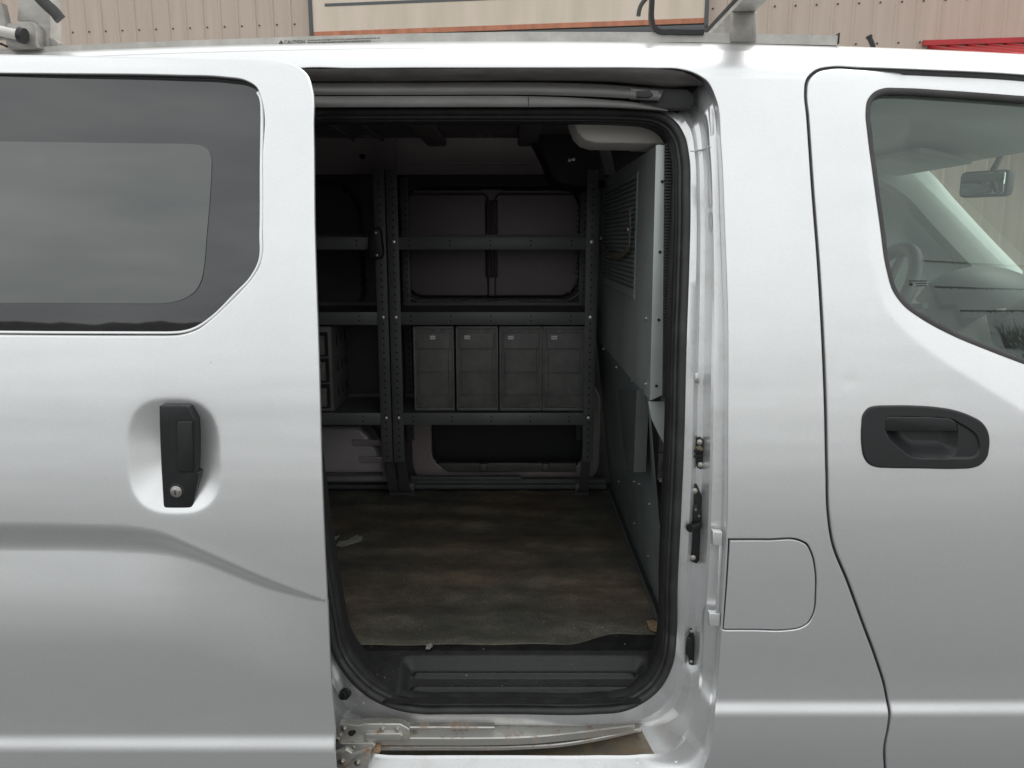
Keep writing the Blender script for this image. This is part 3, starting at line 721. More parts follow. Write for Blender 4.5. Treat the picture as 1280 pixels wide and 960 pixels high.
# small etched approval mark on the glass
def text(s, size, loc, m, parent, name='lettering', rot=(math.radians(90), 0, 0), shear=0, ext=.0002, align='LEFT'):
    cu = bpy.data.curves.new(name, 'FONT'); cu.body = s; cu.size = size; cu.extrude = ext; cu.align_x = align; cu.shear = shear
    ob = bpy.data.objects.new(name, cu); C.objects.link(ob)
    bpy.context.view_layer.update()
    me = bpy.data.meshes.new_from_object(ob.evaluated_get(bpy.context.evaluated_depsgraph_get()))
    bpy.data.objects.remove(ob); me.materials.clear(); me.materials.append(m)
    o2 = bpy.data.objects.new(name, me); C.objects.link(o2); o2.location = loc; o2.rotation_euler = rot; o2.parent = parent
    return o2
pm = PS(1136, 358, FG); 
bm = B()
for (a, b, v) in ((1136,1158,350.5),(1145,1158,353.5),(1145,1158,356.5)):
    x = a
    while x < b:
        w = random.uniform(.8, 2.2); q0 = PS(x, v, FG); q1 = PS(min(b, x+w), v+1.3, FG); box2(bm, (q0.x, q0.y-.0012, q0.z), (q1.x, q0.y-.0008, q1.z)); x += w + .7
cyl(bm, PS(1138.3, 355.5, FG) + Vector((0, -.001, 0)), .0035, .0004, n=16)
obj('glass_mark', bm, M['ink'], fdoor)
# door handle escutcheon (pressed sheet) and pull
PB = [(1106.3,527),(1107.5,522),(1112,520.3),(1120,520.2),(1150,520.9),(1180,522.3),(1190,523.8),(1196,527),(1203,531),(1213,537),(1220,544),(1223.4,555),(1223,564),(1219,570.5),(1211,572.6),(1200,572.8),(1150,572.4),(1142,571.8),(1133,567.5),(1122,558.5),(1111,548),(1107,541)]
pb = loop_px(PB, F, .005)
CV = [(1107.2,528),(1109,523),(1114,521.6),(1130,521.8),(1160,522.4),(1184,523.8),(1191,526),(1196,531),(1198,540),(1198.3,552),(1197,562),(1193,569),(1185,571.3),(1165,571.6),(1150,571.4),(1142,570.6),(1133,566.3),(1122,557.5),(1112,547.5),(1108,540)]
cv = loop_px(CV, F, .005)
def ESC_F(x, z):
    y = F(x, z) - .004
    d = dist_poly(x, z, pb); ins = inpoly(x, z, pb); s = np.where(ins, d, -d)
    y = y + .004 * sstep(-.0008, .0025, s)
    d2 = dist_poly(x, z, cv); i2 = inpoly(x, z, cv); y = y + np.where(i2, .024 * np.sin(np.clip(d2/.03, 0, 1) * math.pi/2), 0)
    return y
esc_o = sheet('door_handle', esc, [], ESC_F, M['black'], fdoor, step=.0019, r=.004, depth=.012)
yh = Yat(F, 1150, 530)
bm = B(); pxprism(bm, [(1107.5,539),(1107,525),(1109,521.8),(1114,521),(1160,521.6),(1188,523.4),(1194,527),(1196.6,533),(1196.8,539.6),(1150,539.6)], yh - .0045, .014, .0025)
obj('handle_pull', bm, M['black'], fdoor, 30)

# --- pillar hardware
YA = JY(875, 567) - .005
bm = B()
pxprism(bm, [(868,553),(871,547.5),(876,546.5),(880,551),(882,562),(882,572),(880,584),(876,587),(872,585),(868.5,577)], YA, .016, .0015)
st = obj('door_striker', bm, M['black'], van)
bm = B(); tube(bm, [P(u, v, YA + y) for u, v, y in ((876,563,.0),(862,564,-.012),(851,564.5,-.018),(848,566,-.019),(850,569,-.019),(862,570.5,-.012),(876,570,.0))], .0036, 10, up=Vector((0, -1, .2))); obj('striker_loop', bm, M['black'], st, 60)
bolts(st, [P(u, v, YA - .001) for u, v in ((874.5,552.5),(875.5,581))], .0045)
bm = B(); pxprism(bm, [(870.5,559),(876,557.5),(880,562),(878,564),(871,562)], YA - .005, .008, .001); obj('striker_shim', bm, M['strap'], st)
YA = JY(870, 655) - .006
bm = B()
pxprism(bm, [(864,607),(868,604.5),(871.5,606),(879.5,625),(880,640),(877.5,696),(871,705),(865,702.5),(862,695),(861,655),(862.5,630)], YA, .018, .002)
pxprism(bm, [(864,634),(871,630),(877,640),(877,660),(865,662)], YA - .005, .008, .002)
lt = obj('contact_plate', bm, M['black'], van)
bm = B(); a0, a1 = P(874,655,YA-.004), P(862.5,660,YA-.028); d_ = (a1-a0).normalized(); tube(bm, [a0, a0.lerp(a1,.5), a1], .0072, 14); tube(bm, [a1 - d_*.003, a1 + d_*.0015], .0092, 16)
obj('guide_cone', bm, M['black'], lt, 50)
bolts(lt, [P(u, v, YA - .001) for u, v in ((868.3,613.5),(866,697))], .0046)
for u, v in ((869.5,637),(873.8,645)):
    bm = B(); cyl(bm, P(u, v, YA - .006), .003, .004, n=14, bevel=.0006); obj('contact_pin', bm, M['strap'], lt)
YA = JY(865, 808) - .005
bm = B()
pxprism(bm, [(862.5,786),(865,783),(867.5,785),(868.5,800),(868,825),(866,832),(862,831),(860.5,820)], YA, .012, .0015)
pxprism(bm, [(857,800),(862,796.5),(866,800),(866.5,816),(862,821),(857,818)], YA - .009, .014, .003)
lb = obj('lower_guide', bm, M['black'], van)
bolts(lb, [P(u, v, YA - .001) for u, v in ((864.3,789),(863.8,827))], .0028)
bm = B(); YA = JY(870, 475); pxprism(bm, [(866,467),(872,466),(875,469),(875,479),(872,483),(865.5,482)], YA - .003, .012, .0016); pp = obj('pillar_plug', bm, M['jamb'], van)
bm = B(); pxprism(bm, [(869,475),(873,472),(873.5,479),(870,479.5)], YA - .0045, .003, .0005); obj('scratched_clip', bm, M['alu2'], pp)
bm = B(); c = P(431.5, 867, JY(431.5, 867) - .006); cyl(bm, c, .0125, .016, (-.25, -1, .2), 24, bevel=.002); cyl(bm, c + Vector((-.003, -.01, .002)), .0095, .012, (-.25, -1, .2), 24, bevel=.003)
obj('bump_stop', bm, [M['black']], van)
for u, v in ((444,881),(454,879.5)):
    bm = B(); cyl(bm, P(u, v, JY(u, v)), .0026, .003, n=10, bevel=.001); obj('body_plug', bm, M['jamb'], van)

# --- lower roller rail and bracket
bm = B()
pth = [P(440,922,.022), P(520,922,.022), P(600,922,.024), P(660,920.5,.034), P(710,916,.058), P(750,911,.085), P(790,906,.115)]
pth = [Vector(q) for q in curve(pth, .015)]
z0 = pth[0].z
sweep(bm, pth, [(-.008,.010),(-.006,.013),(.010,.013),(.012,.010),(.012,-.02),(.009,-.02),(.009,.009),(-.006,.009),(-.006,-.03),(-.008,-.03)], up=Vector((0, -1, .0)))
lr = obj('lower_roller_rail', bm, M['rail'], van, 30)
bm = B()
pth = [P(470,934,.028), P(560,934,.028), P(640,933.5,.030), P(700,930,.048), P(750,922,.078), P(800,911,.115)]
sweep(bm, [Vector(q) for q in curve(pth, .015)], [(-.005,.004),(-.003,.006),(.003,.006),(.005,.004),(.005,-.02),(-.005,-.02)], up=Vector((0, -1, 0)))
sweep(bm, [P(500,909,.016), P(560,909,.016), P(618,909.3,.018)], [(-.004,.003),(-.002,.005),(.002,.005),(.004,.003),(.004,-.012),(-.004,-.012)])
obj('rail_lip', bm, M['rail'], lr, 30)
bm = B()
pxprism(bm, [(421,912),(424,906.5),(432,905),(448,907),(456,904.5),(500,905),(508,909),(512,912),(512,926),(500,927),(455,927.5),(428,927.5),(422,920)], .004, .02, .0025)
pxprism(bm, [(455,918),(460,917),(500,917),(503,920),(501,926.5),(459,926.5),(455,924)], -.003, .01, .002)
br = obj('roller_bracket', bm, M['bracket'], van, 30)
bm = B()
pxprism(bm, [(425,929.5),(466,929),(469,932),(467,937),(442,941.5),(438,940)], -.010, .016, .002)
pxprism(bm, [(414,944),(432,937),(440,941.5),(462,934),(464,938),(458,968),(452,985),(414,985)], -.016, .012, .0025)
tube(bm, [P(u, v, -.019) for u, v in ((416,961),(426,964),(436,957),(446,947),(460,941))], .0022, 8)
pxprism(bm, [(464,934.5),(475,934),(476,937),(475,941.5),(464,942)], -.006, .012, .0015, 1)
obj('roller_arm', bm, [M['bracket'], M['cardboard']], van, 30)
bolts(br, [P(u, v, .004) for u, v in ((430,911),(478,911.5),(496.5,911.5))], .0047)
bolts(br, [P(u, v, -.016) for u, v in ((427.5,952),(447,953.5))], .0056)
for q_ in ((442,935,-.011,.0036,.003),(422.5,924,-.002,.0045,.008)):
    bm = B(); cyl(bm, P(*q_[:3]), q_[3], q_[4], n=16, bevel=.001); obj('rivet', bm, M['bolt'], br)
bm = B(); cyl(bm, P(439,916.5,.0035), .0068, .002, (0,-1,0), 20); cyl(bm, P(442,915,.0033), .005, .002, (0,-1,0), 20); obj('bracket_slot', bm, M['gap'], br)
# drain dimples on the sill
bm = B()
for u, v in ((471,949.5),(521,950),(572,950),(652,954),(704,953.5),(748,953),(797,953.5),(845,952)):
    bm = B(); c = P(u, v, JY(u, v) - .001); prism(bm, [c + Vector(q) for q in ((-.004,0,.0015),(-.0015,-.001,-.001),(0,-.001,-.0032),(.0015,-.001,-.001),(.004,0,.0015),(0,0,-.0008))], (0, .004, 0)); obj('sill_dimple', bm, M['jamb'], van)

# --- step tread, floor
ZF = .492
def Zf(u, v): return PZ(u, v, ZF)
YFE = Zf(640, 805).y; YBE = Zf(640, 613).y
XRW = Zf(760, 613).x
bm = B()
def tread_z(x, y):
    # recessed tray with ribs
    x0, x1 = -.262, .318
    w = sstep(0, 1, (x - x0)/.03) * sstep(0, 1, (x1 - x)/.03)
    y0, y1 = .052, YFE - .032
    w = w * float(sstep(0, 1, (y - y0)/.010)) * float(sstep(0, 1, (y1 - y)/.022))
    slope = np.interp(y, [.02, .05, YFE - .02, YFE + .1], [.428, .436, .487, .488])
    z = slope - .020*w
    if w > .7:
        for yr in (.088, .122): z = z + .009*math.exp(-((y-yr)/.0045)**4) * float(sstep(0, 1, (x-x0-.028)/.010)*sstep(0, 1, (x1-.028-x)/.010))
    return float(z)
txs = np.concatenate([np.arange(-.45, -.27, .02), np.arange(-.27, -.22, .004), np.arange(-.22, .28, .02), np.arange(.28, .33, .004), np.arange(.33, .42, .02)]); tys = np.concatenate([np.arange(.016, YFE, .0016), np.arange(YFE, YFE+.12, .02)])
V = [[bm.verts.new((x, y, tread_z(x, y))) for y in tys] for x in txs]
inpl = np.array([(p.x, p.z) for p in inward(S3b, .012)])
def okp(v): return v.co.y > .115 or (v.co.y > .036 and bool(inpoly(np.array([v.co.x]), np.array([v.co.z]), inpl)[0]))
OKV = {v: okp(v) for r_ in V for v in r_}
for a, b in zip(V[:-1], V[1:]):
    for j in range(len(tys)-1):
        if OKV[a[j]] and OKV[b[j]] and OKV[a[j+1]] and OKV[b[j+1]]: bm.faces.new((a[j], b[j], b[j+1], a[j+1]))
bmesh.ops.delete(bm, geom=[v for v in bm.verts if not v.link_faces], context='VERTS')
obj('step_tread', bm, M['tread'], van, 80)
bm = B()
box2(bm, (-1.72, .125, .385), (.62, 1.62, .405)); obj('floor_pan', bm, M['inner_dark'], van)
# floor mat: its own thing, edge slightly wavy, gentle ripples
bm = B()
fx = np.arange(-1.5, XRW + .012, .02); fy = np.linspace(0, 1, 60); V = []
for x in fx:
    e = YFE + .0015*math.sin(x*9) + .003*math.sin(x*4+1) + (.05*float(sstep(.13, .26, x)) if x > .12 else 0)
    V.append([bm.verts.new((x, e + (YBE - e)*t, ZF + .0018*math.sin((e+(YBE-e)*t)*46 + 2*math.sin(x*2.3)) * math.exp(-((x+.1)/.6)**2) + .0012*math.sin(x*31+t*13))) for t in fy])
for a, b in zip(V[:-1], V[1:]):
    for j in range(len(fy)-1): bm.faces.new((a[j], b[j], b[j+1], a[j+1]))
    q = [bm.verts.new(a[0].co + Vector((0, 0, -.004))), bm.verts.new(b[0].co + Vector((0, 0, -.004)))]
    bm.faces.new((a[0], q[0], q[1], b[0]))
fm = obj('floor_mat', bm, M['floor'], None, 80); tag(fm, 'stained dark rubber mat covering the van cargo floor', 'floor mat')
bm = B(); box2(bm, (-1.72, YFE + .06, .42), (.60, 1.58, ZF - .006)); obj('cargo_floor', bm, M['inner_dark'], van)

# --- cargo interior: ceiling, near wall, far wall
YW = 1.47
bm = B()
box2(bm, (-1.72, .22, 1.802), (.5, 1.5, 1.812))
for x in (-1.2, -.78, -.30, .02, .30): box2(bm, (x, .25, 1.775), (x + .07, 1.42, 1.803), .008)
for x in (-.56, -.46): box2(bm, (x, .9, 1.792), (x+.012, 1.42, 1.803), .002)
obj('ceiling', bm, M['ceil'], van)
# far cantrail beam
bm = B()
band(bm, [(u, 171.5) for u in np.linspace(200, 760, 20)], [(u, 218) for u in np.linspace(180, 770, 20)], YW - .20, YW - .13, .02, bulge=.006)
band(bm, [(u, 203) for u in np.linspace(512, 658, 20)], [(u, 206) for u in np.linspace(512, 658, 20)], YW - .158, YW - .152, .004, bulge=.003)
sweep(bm, [P(496,174,YW-.20), P(496,195,YW-.17), P(496,216,YW-.14)], [(.002,-.002),(.002,.004),(-.002,.004),(-.002,-.002)])
obj('far_cantrail', bm, mat('cantrail_paint', (.33, .27, .28), .4, .3, var=.1, vscale=6), van, 50)
bm = B(); cyl(bm, P(453,195,YW-.172), .011, .004, n=24); obj('cantrail_hole', bm, M['gap'], van)
# ceiling edge band with brackets
bm = B()
for u0, u1 in ((445,462),(590,600),(605,612),(663,668)):
    pxprism(bm, [(u0,152),(u1,152),(u1+4,171),(u0+4,171)], YW-.26, .02, .003)
pxprism(bm, [(400,169.5),(668,169.5),(668,171.5),(400,171.5)], YW-.22, .01, .001)
obj('ceiling_bracket', bm, M['ceil'], van)
pA, pB_ = P(501,233,YW), P(725,373,YW)
wcx, wcz, whx, whz = (pA.x+pB_.x)/2, (pA.z+pB_.z)/2, (pB_.x-pA.x)/2, (pA.z-pB_.z)/2
q0 = P(392,204,YW); q1 = P(463,330,YW); 
pL0, pL1 = P(522,520,YW), P(742,595,YW)
lcx, lcz, lhx, lhz = (pL0.x+pL1.x)/2, P(640,563,YW).z + .06, (pL1.x-pL0.x)/2, .5*(P(640,500,YW).z - P(640,600,YW).z) + .05
def FW(x, z):
    y = np.full_like(x, YW - .03)
    # big door recess, then the window blank standing in it
    s0 = rr_sdf(x, z, wcx, wcz - .02, whx + .035, whz + .055, .07); y = y + .05 * (1 - sstep(-.008, .012, s0))
    s = rr_sdf(x, z, wcx, wcz, whx, whz, .080); y = y - .028 * (1 - sstep(-.012, .0, s))
    s2 = rr_sdf(x, z, wcx - whx*.5, wcz - whz*.2, whx*.46, whz*1.08, .03); s3 = rr_sdf(x, z, wcx + whx*.5, wcz - whz*.2, whx*.46, whz*1.08, .03)
    y = y + .006 * (1 - sstep(-.004, .004, np.minimum(s2, s3)))
    for k in (-.016, 0, .016):
        y = y - .010 * np.exp(-((x - wcx - k)/.0042)**2) * sstep(wcz - whz*.62, wcz - whz*.58, z) * (1 - sstep(wcz + whz*.72, wcz + whz*.76, z))
    # left rear quarter recess
    lx = P(400,270,YW).x - .25; s4 = rr_sdf(x, z, lx, 1.40, P(452,270,YW).x - lx, .26, .12); y = y + .05 * (1 - sstep(-.01, .01, s4))
    return y
fwo = dens(np.array([[-1.7, ZF], [.58, ZF], [.58, 1.80], [-1.7, 1.80]]), .04)
lo_open = rrect(P(527,600,YW).x, P(640,589,YW).z, P(741,560,YW).x, P(640,500,YW).z, .085, 10)
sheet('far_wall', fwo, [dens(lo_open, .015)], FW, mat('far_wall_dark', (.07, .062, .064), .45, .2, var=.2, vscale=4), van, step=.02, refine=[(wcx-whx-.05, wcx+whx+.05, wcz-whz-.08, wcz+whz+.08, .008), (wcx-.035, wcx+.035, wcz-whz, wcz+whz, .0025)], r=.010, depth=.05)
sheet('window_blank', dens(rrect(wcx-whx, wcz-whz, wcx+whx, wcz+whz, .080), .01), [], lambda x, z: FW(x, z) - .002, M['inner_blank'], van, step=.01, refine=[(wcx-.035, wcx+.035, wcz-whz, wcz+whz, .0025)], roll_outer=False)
bm = B(); box2(bm, (-1.7, YW + .10, ZF-.02), (.58, YW + .11, 1.80)); obj('far_door_cavity', bm, M['inner_dark'], van)
# dark surround around the blank
bm = B()
ring_o = dens(rrect(wcx-whx-.045, wcz-whz-.055, wcx+whx+.045, wcz+whz+.05, .075), .02); ring_i = dens(rrect(wcx-whx-.008, wcz-whz-.007, wcx+whx+.008, wcz+whz+.008, .085), .02)
def ring_sheet(name, o_, i_, y, m, parent): return sheet(name, o_, [i_], lambda x, z: np.full_like(x, y), m, parent, step=.05, r=.002, depth=.02)
bm.free(); ring_sheet('blank_surround', ring_o, ring_i, YW - .034, M['inner_dark'], van)
# inner frame line of lower opening, tabs and lower rail
bm = B()
bm.free()
fr_o = dens(rrect(P(519,600,YW).x, P(640,604,YW).z, P(746,560,YW).x, P(640,470,YW).z, .105, 12), .015); fr_i = dens(rrect(P(540,600,YW).x, P(640,584,YW).z, P(731,560,YW).x, P(640,480,YW).z, .075, 12), .015)
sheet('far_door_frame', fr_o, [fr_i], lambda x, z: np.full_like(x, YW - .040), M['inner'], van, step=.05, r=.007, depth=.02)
bm = B()
pxprism(bm, [(545,579),(720,579),(720,590),(560,590)], YW - .055, .02, .003)
for u in (600, 678): pxprism(bm, [(u,580),(u+9,580),(u+9,589),(u,589)], YW - .065, .02, .003)
obj('door_lower_rail', bm, M['cangrey'], van)
bm = B()
lp = dens(rrect(wcx-whx-.004, wcz-whz-.008, wcx+whx+.004, wcz+whz+.004, .082, 12), .012)
lp = [q for q in lp if q[1] < wcz - whz + .045]; zmin_ = min(q[1] for q in lp); lft = sorted([q for q in lp if q[0] < wcx and q[1] > zmin_ + .0015], key=lambda q: -q[1]); rgt = sorted([q for q in lp if q[0] > wcx and q[1] > zmin_ + .0015], key=lambda q: q[1]); lp = lft + [np.array((wcx - .1, zmin_)), np.array((wcx + .1, zmin_))] + rgt
sweep(bm, [Vector((x, YW - .045, z)) for x, z in lp], [(.0035*math.cos(a), .005*math.sin(a)) for a in np.linspace(0, 2*math.pi, 9)[:-1]])
obj('blank_lower_lip', bm, M['jamb'], van, 60)
# wheel arch panel at the rear left
bm = B()
pxprism(bm, [(330,534),(450,534),(462,545),(472,562),(480,585),(483,604),(330,604)], 1.30, .1, .02)
for u0, u1, v in ((440,474,550),(449,478,571)):
    pxprism(bm, [(u0,v),(u1,v),(u1+3,v+8),(u0+2,v+8),(u0-1,v+4)], 1.292, .01, .003)
obj('wheel_arch', bm, mat('arch_paint', (.42, .39, .39), .4, .3, var=.1, vscale=6), van, 40)
bm = B()
pxprism(bm, [(330,592),(478,592),(478,595),(330,595)], 1.26, .02, .002)
pxprism(bm, [(330,599),(757,599),(757,612),(330,612)], 1.355, .03, .002)
pxprism(bm, [(513,596),(650,596),(654,600),(513,600)], 1.33, .02, .002)
pxprism(bm, [(330,606),(758,606),(758,611),(330,611)], 1.335, .02, .002)
obj('floor_rail', bm, M['shelf'], van, 30)
# front right dark trim on the far pillar and headliner
bm = B(); pxprism(bm, [(664,176),(672,165),(690,155),(742,150),(760,232),(728,236),(700,232),(688,222),(680,205)], 1.18, .2, .02); obj('pillar_cover', bm, M['black_matt'], van, 40)
bm = B()
a = [(.128,1.76),(.140,1.712),(.150,1.690),(.166,1.675),(.19,1.668),(.45,1.664),(.50,1.76)]
prism(bm, [(x, .30, z) for x, z in a], (0, .14, 0), .008); obj('headliner_edge', bm, M['liner'], van, 28)
for u, v in ((717,199),(712,200)):
    bm = B(); cyl(bm, P(u, v, 1.10), .006, .008, n=12, bevel=.001); obj('pillar_clip', bm, M['bolt'], van)

# ================================================================== partition
part = tag(empty('cargo_partition', loc=(.35, .7, ZF)), 'grey green steel partition between cargo area and cab', 'partition')
part.location = (0, 0, 0)
XPn = .318
bm = B()
ztop = P(822, 180, .21).z; zb1 = P(812, 501, .21).z
box2(bm, (XPn, .212, zb1), (XPn + .003, 1.34, ztop))
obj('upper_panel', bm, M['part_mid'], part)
bm = B()
prism(bm, [P(820,181,.208), P(831.5,181,.208), P(828.5,494,.208), P(812.3,501,.208)], (0, .004, 0), .001)
fl_ = obj('front_flange', bm, M['part'], part)
bm = B()
for u, v in ((828,227),(825,315),(823.5,400),(820.5,482.5)):
    bm = B(); cyl(bm, P(u, v, .207), .0034, .002, n=16); obj('flange_hole', bm, M['gap'], part)
bm = B(); pz0, pz1 = P(833,182,.20), P(830,498,.20)
k = 0; z = pz1.z
while z < pz0.z:
    box2(bm, (pz1.x - .003 + (z-pz1.z)/(pz0.z-pz1.z)*(pz0.x-pz1.x), .200, z), (pz1.x + .017, .222, z + .0052), .001); z += .0066
box2(bm, (pz1.x - .002, .206, pz1.z), (pz1.x + .0175, .226, pz0.z))
obj('ribbed_edge_trim', bm, M['rubber'], part)
# perforated window
bm = B(); i = 0
for a in np.arange(.50, 1.18, .020):
    for j, z in enumerate(np.arange(1.325, 1.61, .0125)):
        y = a + (.010 if j % 2 else 0)
        box2(bm, (XPn - .0016, y, z), (XPn - .0006, y + .012, z + .0065), 0)
obj('mesh_perforations', bm, mat('perforation_shade', (.055, .06, .06), .7), part)
bm = B(); pl = [(y, z) for y, z in ((.48,1.30),(1.20,1.30),(1.20,1.62),(.48,1.62))]
for a, b in zip(pl, pl[1:] + pl[:1]): tube(bm, [(XPn-.001, a[0], a[1]), (XPn-.001, b[0], b[1])], .0012, 6, up=Vector((1, 0, 0)))
obj('mesh_frame', bm, M['part_dark'], part)
# lower panel down to the floor
bm = B()
def lowp(y, t): return Vector((XPn + .006 + (XRW + .012 - XPn) * t, y, zb1 + .01 + (ZF - .01 - zb1) * t))
V = [[bm.verts.new(lowp(y, t)) for t in np.linspace(0, 1, 6)] for y in np.linspace(.265, 1.42, 12)]
for a, b in zip(V[:-1], V[1:]):
    for j in range(5): bm.faces.new((a[j], b[j], b[j+1], a[j+1]))
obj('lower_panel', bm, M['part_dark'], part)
bm = B()
prism(bm, [PX(u, v, .300) for u, v in ((773,487),(796,487),(792,590),(785,590),(780,560),(778,545))], (.03, 0, 0), .002)
obj('strut', bm, M['shelf'], part); bm = B()
box2(bm, (XPn+.002, .5, zb1-.01), (XPn+.006, .52, zb1))
obj('brace', bm, M['part_dark'], part)
bm = B()
pxprism(bm, [(810.5,502),(836,502),(836,566),(822,540),(814,523)], .235, .004, .001); obj('corner_plate', bm, M['part'], part)
bm = B()
def lx(u, v):      # point on lower panel through a pixel
    d = ray(u, v); Xl = .35
    for _ in range(6):
        p = CAM + d * (Xl / d.x); t = min(1, max(0, (zb1 + .01 - p.z)/(zb1 + .01 - ZF + .01))); Xl = XPn + .006 + (XRW + .012 - XPn)*t
    return CAM + d * (Xl / d.x) - Vector((.001, 0, 0))
bolts(part, [lx(u, v) for u, v in ((793,602),(812,630),(793.5,654),(826.5,658.5),(810.5,695),(774,602),(799.5,605))], .0042, axis=(-1, -.1, .1))
bolts(part, [PX(u, v, XPn) for u, v in ((808,398),(807.5,480),(755,436),(771,459))], .0046, axis=(-1, 0, 0))
for u, v in ((794,540),(829,583),(829,605)):
    bm = B(); c = lx(u, v); box(bm, c, (.002, .012, .024)); obj('slot', bm, M['gap'], part)
bm = B(); pxprism(bm, [(762,613),(765,613),(822,770),(828,800),(824,800)], .35, .001, 0) if False else None
sweep(bm, [Vector((XRW - .002, YFE + .05, ZF + .003)), Vector((XRW - .002, .9, ZF + .003)), Vector((XRW, YBE, ZF + .003))], [(-.004,-.003),(-.004,.003),(.004,.003),(.004,-.003)], up=Vector((0, 0, 1)))
obj('floor_flange', bm, M['shelf_lip'], part)

# strap hanging on the partition
bm = B()
sp_ = [PX(u, v, XPn - .012) for u, v in ((750.5,297),(753,303),(760,315),(768,321),(776,319),(783,313),(786,306),(787,290),(787,262))]
sweep(bm, [Vector(q) for q in curve(sp_, .01)], [(-.001,-.007),(.001,-.007),(.001,.007),(-.001,.007)], up=Vector((0, -1, .2)))
cyl(bm, PX(751, 298, XPn-.014), .006, .006, (-1, 0, 0), 12, 1); cyl(bm, PX(785, 287, XPn-.014), .006, .006, (-1, 0, 0), 12, 1)
tag(obj('webbing_strap', bm, [M['strap'], M['bolt']], None), 'tan webbing strap hanging in a loop on the partition mesh', 'strap')

# ================================================================== shelving
YS = 1.10      # front of the shelves
def shelf_unit(px0, px1, posts, lips, label, holes):
    su = tag(empty('shelving_unit'), label, 'shelving', 'steel shelving units along the far wall')
    for (ua, ub, v0, v1) in posts:
        x = P((ua+ub)/2, (v0+v1)/2, YS).x; w = (ub-ua)/FP*2.68; z1 = P(ua, v0, YS).z; z0 = P(ua, v1, YS).z
        bm = B(); box2(bm, (x-w/2, YS-.006, z0), (x+w/2, YS-.003, z1), .0012)
        s = 1 if ua < 600 else -1
        if s > 0 and ua < 486 and px0 < 400: s = -1
        box2(bm, (x - s*w/2 - .0012, YS-.004, z0), (x - s*w/2 + .0012, YS+.03, z1), 0)
        z = z0 + .02
        while z < z1 - .02: cyl(bm, (x + .001, YS-.0063, z), .0034, .001, n=10, mi=1); z += .0248
        obj('upright', bm, [M['shelf'], M['gap']], su)
        # rear upright and foot
        bm = B(); box2(bm, (x-w*.4, YS+.29, z0), (x+w*.4, YS+.295, z1), .001)
        z = z0 + .02
        while z < z1 - .02: cyl(bm, (x + .004, YS+.2895, z), .0034, .001, n=8, mi=1); z += .0248
        obj('rear_upright', bm, [M['shelf'], M['gap']], su)
        bm = B(); pz = P(ua, v1-6, YS).z
        prism(bm, [(x-w*.45, YS+.006, pz+.03), (x+w*.45, YS+.006, pz+.03), (x+w*.45, YS+.10, ZF+.05), (x+w*.62, YS+.17, ZF+.012), (x-w*.62, YS+.17, ZF+.012), (x-w*.45, YS+.10, ZF+.05)], (0, .012, 0), .002)
        box2(bm, (x-w*.7, YS+.168, ZF+.002), (x+w*.7, YS+.176, ZF+.05), .002)
        cyl(bm, (x, YS+.166, ZF+.022), .005, .004, n=12, mi=1)
        obj('foot', bm, [M['shelf'], M['gap']], su)
    X0 = P(px0, 400, YS).x; X1 = P(px1, 400, YS).x
    for v0, v1 in lips:
        z1 = P(600, v0, YS).z; z0 = P(600, v1, YS).z
        bm = B(); box2(bm, (X0, YS-.003, z0), (X1, YS, z1), .001); box2(bm, (X0, YS, z1-.004), (X1, YS+.29, z1-.001)); box2(bm, (X0, YS+.287, z1-.003), (X1, YS+.29, z1+.010)); box2(bm, (X0, YS, z0), (X1, YS+.012, z0+.002))
        for k in range(holes):
            x = X0 + (X1-X0)*(k+.5)/holes
            for z in (z0 + (z1-z0)*.32, z0 + (z1-z0)*.68): cyl(bm, (x, YS-.0033, z), .0030, .001, n=10, mi=1)
        obj('shelf', bm, [M['shelf_lip'], M['gap']], su)
        bolts(su, [(P((ua+ub)/2, (a_+b_)/2, YS).x + .001, YS-.006, (z0+z1)/2 + .004) for (ua, ub, a_, b_) in posts], .0042)
    return su
LIPS = [(296,312), (390,406), (516,531)]
shelf_unit(489, 738, [(488,501,212,577), (731,744,212,577)], LIPS, 'perforated steel shelving unit holding four grey bins', 5)
shelf_unit(250, 478, [(472,485,212,577), (252,265,212,577)], LIPS, 'perforated steel shelving unit with drawer cabinet partly behind the sliding door', 4)
# key-fob shaped black bracket on the upright
bm = B(); pxprism(bm, [(461,290),(464,284.5),(472,284),(476,288),(479,318),(476,323.5),(463,324),(459,320)], YS-.04, .03, .006)
bk = obj('latch_cover', bm, M['black'], None); tag(bk, 'small black rounded latch cover with two screws on the upright', 'latch cover')
for u, v in ((469.5,291),(471,319)):
    bm = B(); cyl(bm, P(u, v, YS-.041), .004, .002, n=12, bevel=.0006); obj('screw', bm, M['bolt'], bk)
bm = B(); pxprism(bm, [(464,315.5),(477,315.5),(477,316.5),(464,316.5)], YS-.0415, .002, 0); obj('seam', bm, M['gap'], bk)

